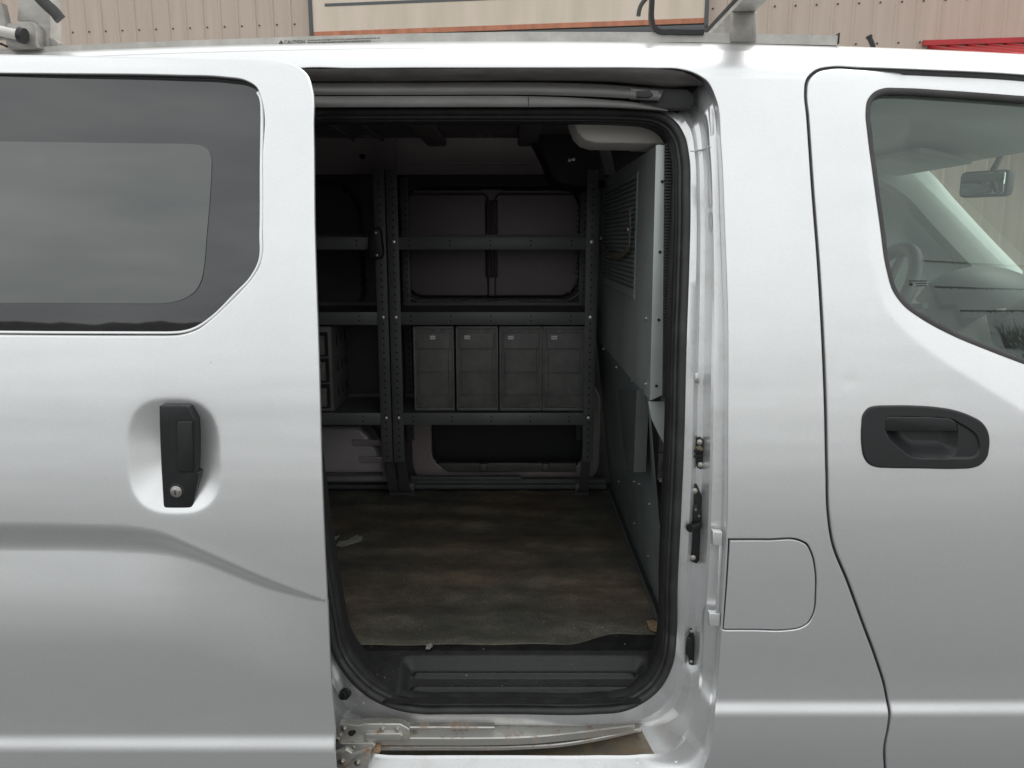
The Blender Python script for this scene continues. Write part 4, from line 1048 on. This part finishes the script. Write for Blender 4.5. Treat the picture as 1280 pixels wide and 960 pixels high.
# bins
def make_bin(u0, u1, labelpos):
    jj = random.uniform(-.004, .005); b = empty('storage_bin', None, (0, jj, random.uniform(0, .0015))); a = P(u0, 407.5, YS+.02); c = P(u1, 512.5, YS+.02); x0, x1, z0, z1 = a.x+.0015, c.x-.0015, P(600,516,YS).z + .001, a.z
    W, H = x1-x0, z1-z0; y = YS + .02
    bm = B(); box2(bm, (x0, y, z0), (x1, y+.26, z1), .003)
    def r(fx0, fz0, fx1, fz1, d=.004, bv=.0012): box2(bm, (x0+W*fx0, y-d, z0+H*fz0), (x0+W*fx1, y+.001, z0+H*fz1), bv)
    r(0, .02, .05, .98, .006); r(.95, .02, 1, .98, .006); r(.02, .965, .98, .995, .007); r(.02, .01, .98, .045, .007)
    for f in (.19, .46, .735): r(.11, f-.005, .90, f+.006, .006, .0008)
    for s in (0, 1):
        def m(a_, b_): return (a_, b_) if s == 0 else (1-b_, 1-a_)
        for (fa, fb, f0, f1) in ((.085,.105,.05,.20),(.125,.142,.20,.45),(.085,.105,.45,.48),(.125,.142,.47,.73),(.085,.105,.73,.90)):
            q = m(fa, fb); r(q[0], f0, q[1], f1, .0055, .0008)
    r(.10, .915, .90, .925, .0026, .0008); r(.10, .07, .90, .08, .0026, .0008)
    for f in (.2, .45, .68): r(f, .935, f+.12, .955, .005, .001)
    for f in (.12, .40, .70): r(f, .05, f+.14, .062, .005, .001)
    obj('bin_body', bm, M['bin'], b)
    bm = B(); lx0, lz0 = x0+W*labelpos, z0+H*.845
    box2(bm, (lx0, y-.0012, lz0), (lx0+W*.135, y-.0004, lz0+H*.042), 0)
    for k in range(3): box2(bm, (lx0+.002+k*.006, y-.0016, lz0+.004), (lx0+.0045+k*.006, y-.0013, lz0+.0085), 0, 1)
    obj('sticker', bm, [M['sticker'], M['ink']], b)
    return b
edges_ = [515.5, 569, 623.5, 678, 731]
lb_ = ['grey bin at the left end of the four, nearest the perforated uprights', 'second grey bin from the left on the shelf', 'third grey bin from the left on the shelf', 'grey bin at the right end of the four, beside the right upright']
for k in range(4): tag(make_bin(edges_[k], edges_[k+1], (.41,.20,.20,.20)[k]), lb_[k], 'storage bin', 'grey plastic bins side by side on the shelf')
# drawer cabinet
dc = tag(empty('drawer_cabinet'), 'dark grey cabinet of three small drawers with slotted side on the left shelf', 'drawer cabinet')
a = P(330, 408, YS+.02); c = P(418, 513, YS+.02); zb_ = P(600,516,YS).z + .001
bm = B(); box2(bm, (a.x, YS+.02, zb_), (c.x, YS+.27, a.z), .003)
H = a.z - zb_
for k in range(3):
    for yy in (.09, .16, .22): box2(bm, (c.x-.0005, YS+yy, zb_+H*(.13+.31*k)), (c.x+.0008, YS+yy+.012, zb_+H*(.25+.31*k)), .0, 1)
obj('cabinet_body', bm, [M['bin'], M['gap']], dc)
for k in range(3):
    bm = B(); z0 = zb_ + H*(.05+.305*k)
    box2(bm, (a.x+.02, YS+.014, z0-.002), (c.x-.012, YS+.019, z0+H*.275), 0, 1)
    box2(bm, (a.x+.02, YS+.004, z0+.004), (c.x-.022, YS+.018, z0+H*.235), .003); box2(bm, (a.x+.02, YS-.002, z0+H*.19), (c.x-.026, YS+.008, z0+H*.235), .002)
    obj('drawer', bm, [M['bin'], M['gap']], dc)

# debris on the floor
def scrap(px, m, label, h=.003, cat='scrap', nm='paper_scrap'):
    bm = B(); pts = [PZ(u, v, ZF + h) for u, v in px]; prism(bm, pts, (0, 0, -.0012)); o = obj(nm, bm, m, None); tag(o, label, cat)
scrap([(402,682),(403,677),(411,673),(425,669),(420,674),(412,681)], M['scrap'], 'flat grey paper scrap on the mat touching the sliding door edge')
scrap([(420,682),(424,677),(434,675),(446,669),(454,671),(452,676),(441,679),(428,683)], M['scrap'], 'larger torn grey paper scrap lying free on the floor mat')
scrap([(808,776),(816,775),(828,780),(829,792),(818,789),(812,786)], M['cardboard'], 'torn tan cardboard piece in the front corner of the cargo floor', .008, 'scrap', 'cardboard_scrap')
scrap([(532,811),(533,806),(539,803.5),(541,807),(537,811)], M['scrap'], 'tiny crumpled pale scrap in front of the mat edge', .006)

bm = B(); rr_ = random.Random(11)
for k in range(60):
    x = rr_.uniform(-.36, .34); y = YFE + abs(rr_.gauss(0, .22)) - .12
    if y < .07: continue
    z = (ZF + .0035) if y > YFE + .055 else (ZF + .004 if y > YFE + .02 else tread_z(x, y) + .0008)
    q = rr_.uniform(.0005, .0015)
    bmesh.ops.create_icosphere(bm, subdivisions=1, radius=q, matrix=Matrix.Translation((x, y, z)) @ Matrix.Diagonal((rr_.uniform(.7, 2), rr_.uniform(.7, 1.4), .6, 1)))
tag(obj('floor_grit', bm, M['scrap'], None), 'pale grit and crumbs scattered over the mat and step', 'grit', kind='stuff')

# ================================================================== cab seen through the front window
bm = B()
# dash: section in x,z extruded across
dz = .0
sec_d = [(1.36,.80),(1.40,1.06),(1.47,1.19),(1.52,1.235),(1.60,1.25),(1.85,1.275),(2.0,1.28),(2.0,.7)]
prism(bm, [(x, .16, z) for x, z in sec_d], (0, 1.36, 0), .02)
dash = obj('dashboard', bm, M['cab'], van, 50)
bm = B()
# instrument hood (domed)
def hood(cx, cy, cz, rx, ry, rz):
    q = bmesh.ops.create_uvsphere(bm, u_segments=32, v_segments=18, radius=1, matrix=Matrix.Translation((cx, cy, cz)) @ Matrix.Diagonal((rx, ry, rz, 1)))
hood(1.60, 1.10, 1.20, .20, .22, .165)
obj('instrument_hood', bm, M['cab_dark'], dash, 60)
bm = B(); hood(1.60, .62, 1.215, .20, .19, .125); obj('centre_hood', bm, M['cab'], dash, 60)
bm = B(); box(bm, (1.44, .64, 1.18), (.02, .26, .15), Matrix.Rotation(math.radians(-18), 3, 'Y'), .01); obj('centre_screen', bm, M['screen'], dash)
# steering wheel
bm = B(); cw = Vector((1.255, 1.12, 1.262)); ax = Vector((-.9, 0, .44)).normalized(); e1 = Vector((0, 1, 0)); e2 = ax.cross(e1)
tube(bm, [cw + (e1*math.cos(a) + e2*math.sin(a))*.178 for a in np.linspace(0, 2*math.pi, 49)[:-1]], .023, 14, True, up=ax)
sw = obj('steering_wheel', bm, M['cab_dark'], van, 60)
bm = B(); cyl(bm, cw - ax*.02, .06, .05, ax, 24, bevel=.01)
for a in (0, math.pi, math.pi*1.5): tube(bm, [cw - ax*.015, cw + (e1*math.cos(a) + e2*math.sin(a))*.18], .013, 8, up=ax)
obj('wheel_hub', bm, M['cab_dark'], sw, 50)
bm = B(); tube(bm, [cw - ax*.05, cw - ax*.3], .045, 16, up=Vector((0,1,0))); tube(bm, [cw - ax*.09, cw - ax*.09 + Vector((0, -.16, .02))], .010, 10, up=Vector((0,0,1)))
obj('steering_column', bm, M['cab_dark'], sw, 50)
# far door trim with window, A pillar, headliner, windscreen
bm = B()
fo = rrect(.80, 1.215, 1.36, 1.66, .08)
V_o = dens(np.array([[.40, .60], [1.95, .60], [1.95, 1.30], [1.45, 1.74], [.40, 1.74]]), .04)
bm.free(); sheet('far_door_trim', V_o, [dens(fo, .02)], lambda x, z: 1.52 - .15*(z-1.0)*0 + 0*x, M['cab'], van, step=.06, r=.012, depth=.05)
bm = B(); sweep(bm, [Vector(q) for q in curve([(1.34,1.40,1.72),(1.46,1.40,1.655),(1.60,1.41,1.53),(1.75,1.43,1.40),(1.90,1.44,1.27)], .03)], [(-.085,-.05),(-.085,.0),(-.05,.035),(.0,.045),(.04,.02),(.045,-.05)], up=Vector((0, -1, 0)))
obj('windscreen_pillar', bm, M['cab_light'], van, 50)
bm = B()
hl = [(.44,1.775),(1.0,1.765),(1.28,1.735),(1.40,1.70),(1.42,1.69),(1.42,1.71),(1.28,1.765),(.44,1.80)]
prism(bm, [(x, .20, z) for x, z in hl], (0, 1.3, 0), .004); obj('headliner', bm, M['cab_liner'], van, 60)
bm = B(); box(bm, (1.30, 1.08, 1.70), (.17, .44, .018), Matrix.Rotation(math.radians(12), 3, 'Y'), .008); obj('sun_visor', bm, M['cab_light'], van)
bm = B()
vs = [bm.verts.new(p) for p in ((1.425,.22,1.715),(1.425,1.46,1.715),(2.0,1.52,1.24),(2.0,.16,1.24))]; bm.faces.new(vs); obj('windscreen', bm, M['wind'], van, -30)
bm = B(); cm = P(1233, 230, .80)
box(bm, cm, (.05, .135, .075), Matrix.Rotation(math.radians(38), 3, 'Z'), .014); rv = obj('rear_view_mirror', bm, M['cab_dark'], van)
bm = B(); box(bm, cm + Vector((-.022, -.017, 0)), (.014, .118, .060), Matrix.Rotation(math.radians(38), 3, 'Z'), .005); obj('mirror_glass', bm, M['mirror'], rv)
bm = B(); tube(bm, [cm + Vector((.02, .02, .02)), cm + Vector((.05, .03, .08)), cm + Vector((.0, .03, .15))], .010, 8); obj('mirror_stalk', bm, M['cab_dark'], rv)
bm = B(); box2(bm, (.50, .02, .40), (2.0, 1.6, .44)); obj('cab_floor', bm, M['inner_dark'], van)
bm = B()   # front scuttle/bonnet and near pillar so the cab is closed
prism(bm, [(1.50, float(prof(np.array([.9]))[0])+.03, .3), (1.62, .0, 1.2), (2.02, .12, 1.23), (2.5, .2, 1.0), (2.55, .2, .3)], (0, .01, 0))
prism(bm, [(2.0,.15,1.235),(2.5,.2,1.02),(2.5,1.5,1.02),(2.0,1.55,1.235)], (0, 0, -.02))
obj('bonnet', bm, M['paint'], van)
bm = B(); ant = [P(1091, 57, .55), P(1086.5, 46, .55)]; tube(bm, [ant[0] - Vector((-.01, 0, .05)), ant[0], ant[1]], .0062, 10); cyl(bm, ant[1], .0078, .008, (ant[1]-ant[0]), 12, bevel=.002)
obj('antenna', bm, M['black_matt'], van)

# ================================================================== roof rack
rack = tag(empty('ladder_rack'), 'weathered aluminium ladder rack mounted along the van roof', 'roof rack')
YR = .235
def zrail(x): return None
bm = B()
rp = [P(-200,76,YR), P(0,68,YR), P(160,60,YR), P(390,52,YR), P(520,48.5,YR), P(640,46.5,YR), P(860,47,YR), P(1044,51,YR)]
sweep(bm, rp, [(-.008,-.012),(-.008,.012),(.012,.012),(.012,-.012)], up=Vector((0, -1, 0)))
obj('side_rail', bm, M['alu'], rack)
bm = B(); e_ = P(1045, 51, YR); box(bm, e_ + Vector((.001, 0, .002)), (.003, .026, .022), None, .0005); obj('rail_end_cap', bm, M['rubber'], rack)
# far rail and cross bars
bm = B(); sweep(bm, [Vector((p.x, 1.47, p.z)) for p in rp], [(-.008,-.012),(-.008,.012),(.012,.012),(.012,-.012)], up=Vector((0, -1, 0))); obj('side_rail', bm, M['alu'], rack)
zc = P(640, -60, YR).z
cb0, cb1 = P(915, 14, YR-.02), P(945, 14, YR-.02)
bm = B(); box2(bm, (cb0.x, .08, cb0.z), (cb1.x, 1.50, cb0.z+.016), .002); obj('cross_bar', bm, M['alu'], rack)
bm = B(); box2(bm, (cb0.x-.003, .08, cb0.z+.010), (cb0.x+.003, 1.48, cb0.z+.019), .001); obj('edge_trim', bm, M['rubber'], rack)
bm = B(); box2(bm, (cb0.x, 1.44, 1.87), (cb1.x, 1.48, cb0.z), .003); obj('post', bm, M['alu2'], rack)
bm = B(); pa, pb2 = P(929, 53, YR), P(930, 12, YR)
prism(bm, [P(u, v, YR-.02) for u, v in ((914,51),(913.5,16),(916,13),(944,13.5),(947,16),(946,51),(943,52),(917,52))], (0, .05, 0), .006)
obj('post', bm, M['alu2'], rack, 40)
bm = B(); hl2 = [P(u, v, YR-.012) for u, v in ((815,-40),(815,0),(815,28),(817,35),(823,39.5),(840,40.5),(879,41.5))]
sweep(bm, [Vector(q) for q in curve(hl2, .008)], [(-.0045,-.012),(-.0045,.008),(.0045,.008),(.0045,-.012)], up=Vector((0, -1, 0))); obj('ladder_stop', bm, M['black'], rack, 40)
bm = B(); tube(bm, [Vector(q) for q in curve([P(u, v, YR-.03) for u, v in ((812,-6),(806,0),(801,7),(798.5,16),(798,20))], .005)], .0045, 10); obj('hook', bm, M['rubber_grey'], rack, 50)
# left hand end
bm = B()
prism(bm, [P(u, v, YR) for u, v in ((22,-30),(21,26),(42,27),(47,30),(48,60),(63,60),(63,22),(64,-30))], (0, .04, 0), .003)
obj('post', bm, M['alu'], rack, 40)
bm = B()
prism(bm, [P(u, v, YR-.03) for u, v in ((7,29),(38,26.5),(42,29),(45.5,36),(46,54),(48,59),(43,61),(12,62),(7,58))], (0, .03, 0), .003)
prism(bm, [P(u, v, YR-.032) for u, v in ((-30,2),(1,3),(5,20),(9.5,45),(9,47.5),(-30,48))], (0, .02, 0), .002)
prism(bm, [P(u, v, YR-.01) for u, v in ((61,46),(68,48.5),(73,53),(74,59.5),(62,60))], (0, .02, 0), .003)
obj('mounting_bracket', bm, M['alu2'], rack, 40)
bm = B(); tube(bm, [P(u, v, YR-.05) for u, v in ((-10,36),(10,41),(28,44.5))], .0105, 18); rl = obj('roller_tube', bm, M['white_tube'], rack, 50)
bm = B(); a0, a1 = P(24.5, 43.6, YR-.05), P(31, 45.2, YR-.05); tube(bm, [a0, a1], .0155, 20); obj('rubber_ring', bm, M['rubber'], rl, 50)
bm = B(); sweep(bm, [Vector(q) for q in curve([P(u, v, YR-.035) for u, v in ((38,-16),(50,-2),(60,8),(68,15),(73,21.5),(75,24)) ], .006)], [(-.011,-.006),(-.012,.004),(-.004,.008),(.006,.007),(.011,.002),(.011,-.006)], up=Vector((0, -1, 0)))
obj('clamp_handle', bm, M['rubber_grey'], rack, 50)
bm = B(); tube(bm, [P(u, v, YR-.04) for u, v in ((-6,54.5),(2,55),(9,58.5))], .0025, 8); obj('cable', bm, M['ink'], rack)
# caution sticker
yst = YR - .0128; 
def railz(u): return None
s0, s1 = P(347, 54.4, yst), P(478, 50.0, yst); ang_ = math.atan2(s1.z - s0.z, s1.x - s0.x)
bm = B(); prism(bm, [P(u, v, yst) for u, v in ((346,55.6),(346,50.2),(479,45.3),(479,50.6))], (0, .0006, 0)); stk = obj('warning_sticker', bm, M['alu'], rack)
bm = B(); prism(bm, [P(u, v, yst-.0006) for u, v in ((348,55),(354.5,54.7),(351.2,50.2))], (0, .0005, 0), 0, 0); obj('warning_triangle', bm, M['ink'], rack)
text('CAUTION', .0098, P(355.2, 54.9, yst-.0006), M['ink'], rack, 'warning_lettering', (math.radians(90), -ang_, 0))
text('!', .006, P(350.6, 54.6, yst-.0012), M['alu'], rack, 'warning_lettering', (math.radians(90), -ang_, 0))
text('\u2022 Do not exceed a max length of 12 ft. or 24 ft. extension ladder or 75 pounds for this rack', .0042, P(383.5, 51.2, yst-.0006), M['ink'], rack, 'warning_lettering', (math.radians(90), -ang_, 0))
text('\u2022 Ensure that each ladder is properly secured (Refer to adjustment instructions)', .0042, P(383.5, 54.1, yst-.0006), M['ink'], rack, 'warning_lettering', (math.radians(90), -ang_, 0))

# ================================================================== building behind
TH = math.radians(-7.3); BY = 8.2
bld = empty('building'); tag(bld, 'long building clad in tan ribbed metal siding behind the van', 'building')
def W(s, z, out=0):      # wall coordinates: s along the wall, out towards the van
    return Vector((s*math.cos(TH) - out*math.sin(-TH)*1, BY + s*math.sin(TH) - out*math.cos(TH), z))
def siding():
    m, nt, b = newmat('tan_siding'); N = nt.nodes; L = nt.links
    tc = N.new('ShaderNodeTexCoord'); mp = N.new('ShaderNodeMapping'); mp.inputs['Scale'].default_value = (6, 6, .5); L.new(tc.outputs['Object'], mp.inputs['Vector'])
    n = N.new('ShaderNodeTexNoise'); n.inputs['Scale'].default_value = 2; n.inputs['Detail'].default_value = 7; L.new(mp.outputs['Vector'], n.inputs['Vector'])
    cr = N.new('ShaderNodeValToRGB'); cr.color_ramp.elements[0].position = .3; cr.color_ramp.elements[1].position = .75
    cr.color_ramp.elements[0].color = (.54, .435, .36, 1); cr.color_ramp.elements[1].color = (.61, .50, .42, 1)
    L.new(n.outputs['Fac'], cr.inputs['Fac']); L.new(cr.outputs['Color'], b.inputs['Base Color']); b.inputs['Roughness'].default_value = .6
    return m
M['siding'] = siding()
bm = B(); prev = None; pitch = .229
def add_col(s, out):
    global prev
    cur = [bm.verts.new(W(s, 0, out)), bm.verts.new(W(s, 7.5, out))]
    if prev: bm.faces.new((prev[0], cur[0], cur[1], prev[1]))
    prev = cur
s = -14.0
while s < 14:
    for ds, o_ in ((0,0),(.012,.012),(.034,.012),(.040,0),(.090,0),(.100,.0012),(.112,.0012),(.122,0),(.160,0),(.170,.0012),(.182,.0012),(.192,0)): add_col(s+ds, o_)
    s += pitch
obj('siding', bm, M['siding'], bld, 20)
bm = B(); prism(bm, [W(-14,0,-.05), W(14,0,-.05), W(14,7.5,-.05), W(-14,7.5,-.05)], (0, 6, 0)); obj('building_shell', bm, M['siding'], bld)
def rayW(u, v, out=0):    # pixel ray to the wall plane
    d = ray(u, v); n_ = Vector((math.sin(-TH), math.cos(TH), 0)); p0 = W(0, 0, out); n_ = (W(1,0,0)-W(0,0,0)).cross(Vector((0,0,1)))
    t = (p0 - CAM).dot(n_) / d.dot(n_); p = CAM + d*t
    s = (p - p0).dot((W(1,0,0)-W(0,0,0))); return s, p.z
bm = B()
for (ua, va) in ((228, 35.5), (1190, 51.5)):
    _, zz = rayW(ua, va)
    s = -14 + .075
    while s < 12: cyl(bm, W(s, zz, .004), .011, .008, W(0,0,1)-W(0,0,0), 8); s += pitch
obj('siding_screws', bm, M['rubber_grey'], bld)['kind'] = 'stuff'
# sign
def signface():
    m, nt, b = newmat('cream_sign_face'); N = nt.nodes; L = nt.links
    tc = N.new('ShaderNodeTexCoord'); mp = N.new('ShaderNodeMapping'); mp.inputs['Scale'].default_value = (3, 1, .4); L.new(tc.outputs['Object'], mp.inputs['Vector'])
    n = N.new('ShaderNodeTexNoise'); n.inputs['Scale'].default_value = 1.6; n.inputs['Detail'].default_value = 6; L.new(mp.outputs['Vector'], n.inputs['Vector'])
    cr = N.new('ShaderNodeValToRGB'); cr.color_ramp.elements[0].position = .35; cr.color_ramp.elements[1].position = .7
    cr.color_ramp.elements[0].color = (.66, .57, .44, 1); cr.color_ramp.elements[1].color = (.78, .66, .55, 1)
    L.new(n.outputs['Fac'], cr.inputs['Fac']); L.new(cr.outputs['Color'], b.inputs['Base Color']); b.inputs['Roughness'].default_value = .4
    return m
sign = tag(empty('building_sign'), 'large cream sign panel with orange lower band in dark frame on the siding', 'sign')
sL, zb = rayW(394, 48, .05); sR, _ = rayW(879, 42, .05); sL2, zb = rayW(400, 47, .05); zt = zb + 1.6
def wbox(bm, s0, s1, z0, z1, o0, o1, mi=0, bv=0): prism(bm, [W(s0, z0, o1), W(s1, z0, o1), W(s1, z1, o1), W(s0, z1, o1)], (W(0,0,o0)-W(0,0,o1)), bv, mi)
bm = B(); wbox(bm, sL, sR, zb, zt, .02, .10); obj('sign_face', bm, signface(), sign)
M['frame'] = mat('dark_grey_frame', (.10, .105, .11), .45); M['orange'] = mat('orange_band', (.52, .20, .11), .5, var=.25, vscale=3, stretch=(3, 1, .4))
bm = B()
for (a, b, c, d) in ((sL-.045, sL, zb-.06, zt+.05), (sR, sR+.045, zb-.06, zt+.05), (sL-.045, sR+.045, zb-.075, zb-.02)): wbox(bm, a, b, c, d, .02, .12, 0, .003)
obj('sign_frame', bm, M['frame'], sign)
bm = B(); wbox(bm, sL, sL + (sR-sL)*.999, zb+.0, zb+.055, .10, .104); obj('orange_band', bm, M['orange'], sign)
bm = B(); s1_, z1_ = rayW(406, 6, .1); s2_, _ = rayW(610, 1, .1); wbox(bm, s1_, s1_+4.2, z1_-.02, z1_+.013, .10, .104); obj('dark_line', bm, M['frame'], sign)
# dark gap beside the sign
# red awning
aw = tag(empty('red_canopy'), 'red corrugated metal canopy roof along the building on white posts', 'canopy')
M['red'] = mat('red_metal', (.50, .022, .030), .38, var=.12, vscale=3); M['white'] = mat('white_post', (.70, .72, .70), .5, var=.05)
bm = B(); sA, zA = rayW(1158, 56.5, .02); prev = None; s = sA
zz0 = rayW(1240, 58, .05)[1]
while s < sA + 7:
    for ds, h in ((0,0),(.02,.035),(.06,.035),(.08,0)):
        q = s + ds; cur = [bm.verts.new(W(q, zz0 + h, .03)), bm.verts.new(W(q, zz0 - .55 + h, 2.0))]
        if prev: bm.faces.new((prev[0], cur[0], cur[1], prev[1]))
        prev = cur
    s += .2
ro = obj('canopy_roof', bm, M['red'], aw, 20); so_ = ro.modifiers.new('t', 'SOLIDIFY'); so_.thickness = .004
bm = B(); wbox(bm, sA, sA + 7, zz0 - .72, zz0 - .56, 1.92, 1.98); wbox(bm, sA-.05, sA + 7.0, zz0+.03, zz0+.085, .025, .06); obj('fascia', bm, M['red'], aw)
for ds in (.6, 2.6, 4.6):
    bm = B(); wbox(bm, sA+ds, sA+ds+.12, 0, zz0-.58, 1.85, 1.97, 0, .008); obj('post', bm, M['white'], aw)

# ================================================================== ground and far surroundings
M['asphalt'] = mat('asphalt', (.085, .085, .086), .85, var=.25, vscale=3, bump=.12, bscale=60, col2=(.12, .12, .119))
bm = B(); bmesh.ops.create_grid(bm, x_segments=2, y_segments=2, size=400); g_ = obj('ground', bm, M['asphalt'], None, -30); tag(g_, kind='structure')
def bark_mat(): return mat('bark', (.07, .055, .045), .9, var=.3, vscale=8)
M['bark'] = bark_mat()
def bare_tree(x, y, h, label, seed):
    r = random.Random(seed); t = tag(empty('bare_tree', loc=(x, y, 0)), label, 'tree', 'bare trees across the lot')
    def branch(bm, p, d, L, rad, dep):
        q = p + d*L; m_ = p.lerp(q, .5) + Vector((r.uniform(-1,1), r.uniform(-1,1), r.uniform(-.3,.6)))*L*.06
        n_ = 6 if dep < 2 else 4; up = Vector((.3, .9, .1)) if abs(d.z) > .5 else Vector((0, 0, 1)); pts = [p, m_, q]; rr = [rad, rad*.8, rad*.6]; rings = []
        for a, b in zip(pts, rr):
            s = d.cross(up).normalized(); w = s.cross(d); rings.append([bm.verts.new(a + (s*math.cos(k*2*math.pi/n_) + w*math.sin(k*2*math.pi/n_))*b) for k in range(n_)])
        for a, b in zip(rings[:-1], rings[1:]):
            for k in range(n_): bm.faces.new((a[k], a[(k+1) % n_], b[(k+1) % n_], b[k]))
        if dep < 5:
            for _ in range(4 if dep < 3 else 3):
                nd = (d + Vector((r.uniform(-1,1), r.uniform(-1,1), r.uniform(-.2,.7)))*.75).normalized(); branch(bm, p.lerp(q, r.uniform(.5, 1)), nd, L*r.uniform(.6,.82), rad*.55, dep+1)
    bm = B(); tube(bm, [(0,0,0), (0.05,0,h*.2), (0,0.05,h*.36)], h*.022, 8, up=Vector((0,1,0))); obj('trunk', bm, M['bark'], t)
    bm = B()
    for k in range(4): branch(bm, Vector((0, 0, h*.33)), Vector((r.uniform(-.6,.6), r.uniform(-.6,.6), 1)).normalized(), h*.24, h*.014, 1)
    obj('crown', bm, M['bark'], t)
bare_tree(25, -33, 8.5, 'bare branching tree reflected low in the front window', 2)
bare_tree(32, -36, 10, 'taller bare tree farther across the lot', 3)
bare_tree(9, -24, 7.0, 'bare tree standing alone across the lot behind the viewer', 5)
bare_tree(26, 14, 7.5, 'bare tree ahead of the van beyond the canopy', 8)
# far-off wood as one mass all round the horizon
M['wood'] = mat('winter_wood', (.11, .10, .085), .95, var=.4, vscale=.6, col2=(.20, .18, .16))
bm = B(); prev = None
for k in range(0, 721):
    a = math.radians(k*.5); R = 110; h = 3.8 + .35*math.sin(k*.31) + .3*math.sin(k*1.13+1) + rng.uniform(-.25, .25)
    cur = [bm.verts.new((R*math.cos(a), R*math.sin(a), -1)), bm.verts.new((R*math.cos(a)*1.01, R*math.sin(a)*1.01, h))]
    if prev: bm.faces.new((prev[0], cur[0], cur[1], prev[1]))
    prev = cur
tag(obj('distant_wood', bm, M['wood'], None, -60), 'distant leafless wood around the lot', 'wood', kind='stuff')
# pennant strings
M['pr'] = mat('pennant_red', (.55, .03, .03), .5); M['pb'] = mat('pennant_blue', (.03, .06, .35), .5); M['pw'] = mat('pennant_white', (.8, .8, .8), .5)
for k, lab in enumerate(('highest red white and blue pennant string', 'middle red white and blue pennant string', 'lowest red white and blue pennant string')):
    z = 4.45 - .55*k; bm = B(); a, b = Vector((1.5, -9.0, z)), Vector((20, -13, z + 2.0)); pts = [a.lerp(b, t) - Vector((0, 0, .7*math.sin(math.pi*t))) for t in np.linspace(0, 1, 40)]
    tube(bm, pts, .020, 5); 
    for i in range(150):
        t = i/150*39; j = int(t); p = pts[j].lerp(pts[j+1], t-j)
        bm.faces.new([bm.verts.new(p + Vector(q)) for q in ((0,0,0),(.07,-.02,0),(.05,random.uniform(-.04,.04),-.06))]).material_index = 1 + i % 3
    tag(obj('pennant_string', bm, [M['ink'], M['pr'], M['pw'], M['pb']], None, -30), lab, 'pennants', 'pennant strings over the lot')

# ================================================================== sky, sun, camera
w = bpy.data.worlds.new("World"); sc.world = w; w.use_nodes = True; nt = w.node_tree; N = nt.nodes; L = nt.links
bg = N['Background']; sky = N.new('ShaderNodeTexSky'); sky.sky_type = 'NISHITA'; sky.sun_disc = False
SE, SR = math.radians(62), math.radians(50)
sky.sun_elevation = SE; sky.sun_rotation = SR; sky.dust_density = 4; sky.air_density = 1.5
hs = N.new('ShaderNodeHueSaturation'); hs.inputs['Saturation'].default_value = .10
tc = N.new('ShaderNodeTexCoord'); mp = N.new('ShaderNodeMapping'); mp.inputs['Scale'].default_value = (1.3, 1.3, 2.2); L.new(tc.outputs['Generated'], mp.inputs['Vector'])
cn = N.new('ShaderNodeTexNoise'); cn.inputs['Scale'].default_value = 2.0; cn.inputs['Detail'].default_value = 7; cn.inputs['Roughness'].default_value = .55; L.new(mp.outputs['Vector'], cn.inputs['Vector'])
cr = N.new('ShaderNodeValToRGB'); cr.color_ramp.elements[0].position = .35; cr.color_ramp.elements[1].position = .68
cr.color_ramp.elements[0].color = (.70, .715, .735, 1); cr.color_ramp.elements[1].color = (1.08, 1.08, 1.07, 1); L.new(cn.outputs['Fac'], cr.inputs['Fac'])
# overcast: mostly an even cloud layer, a little of the clear sky's gradient
mxs = N.new('ShaderNodeMix'); mxs.data_type = 'RGBA'; mxs.inputs['Factor'].default_value = .72; mxs.inputs[7].default_value = (11.2, 11.35, 11.3, 1)
mm = N.new('ShaderNodeMix'); mm.data_type = 'RGBA'; mm.blend_type = 'MULTIPLY'; mm.inputs['Factor'].default_value = 1
L.new(sky.outputs[0], hs.inputs['Color']); L.new(hs.outputs[0], mxs.inputs[6]); L.new(mxs.outputs[2], mm.inputs[6]); L.new(cr.outputs[0], mm.inputs[7]); L.new(mm.outputs[2], bg.inputs['Color'])
bg.inputs['Strength'].default_value = .15
sl = bpy.data.lights.new('sun', 'SUN'); sl.energy = 1.1; sl.angle = math.radians(45); sl.color = (1, .97, .93)
so = bpy.data.objects.new('sun', sl); C.objects.link(so)
sd_ = Vector((math.sin(SR)*math.cos(SE), math.cos(SR)*math.cos(SE), math.sin(SE)))
so.rotation_euler = (-sd_).to_track_quat('-Z', 'Y').to_euler()
cam = bpy.data.cameras.new('camera'); co = bpy.data.objects.new('camera', cam); C.objects.link(co); co.location = CAM
co.rotation_euler = (math.radians(90) - PITCH, 0, 0); cam.sensor_width = 36; cam.lens = FP/1280*36; cam.clip_start = .05; cam.clip_end = 1500; sc.camera = co
sc.view_settings.view_transform = 'Standard'; sc.view_settings.look = 'None'; sc.view_settings.exposure = 0
sc.cycles.use_denoising = True; sc.cycles.max_bounces = 10; sc.cycles.transparent_max_bounces = 12
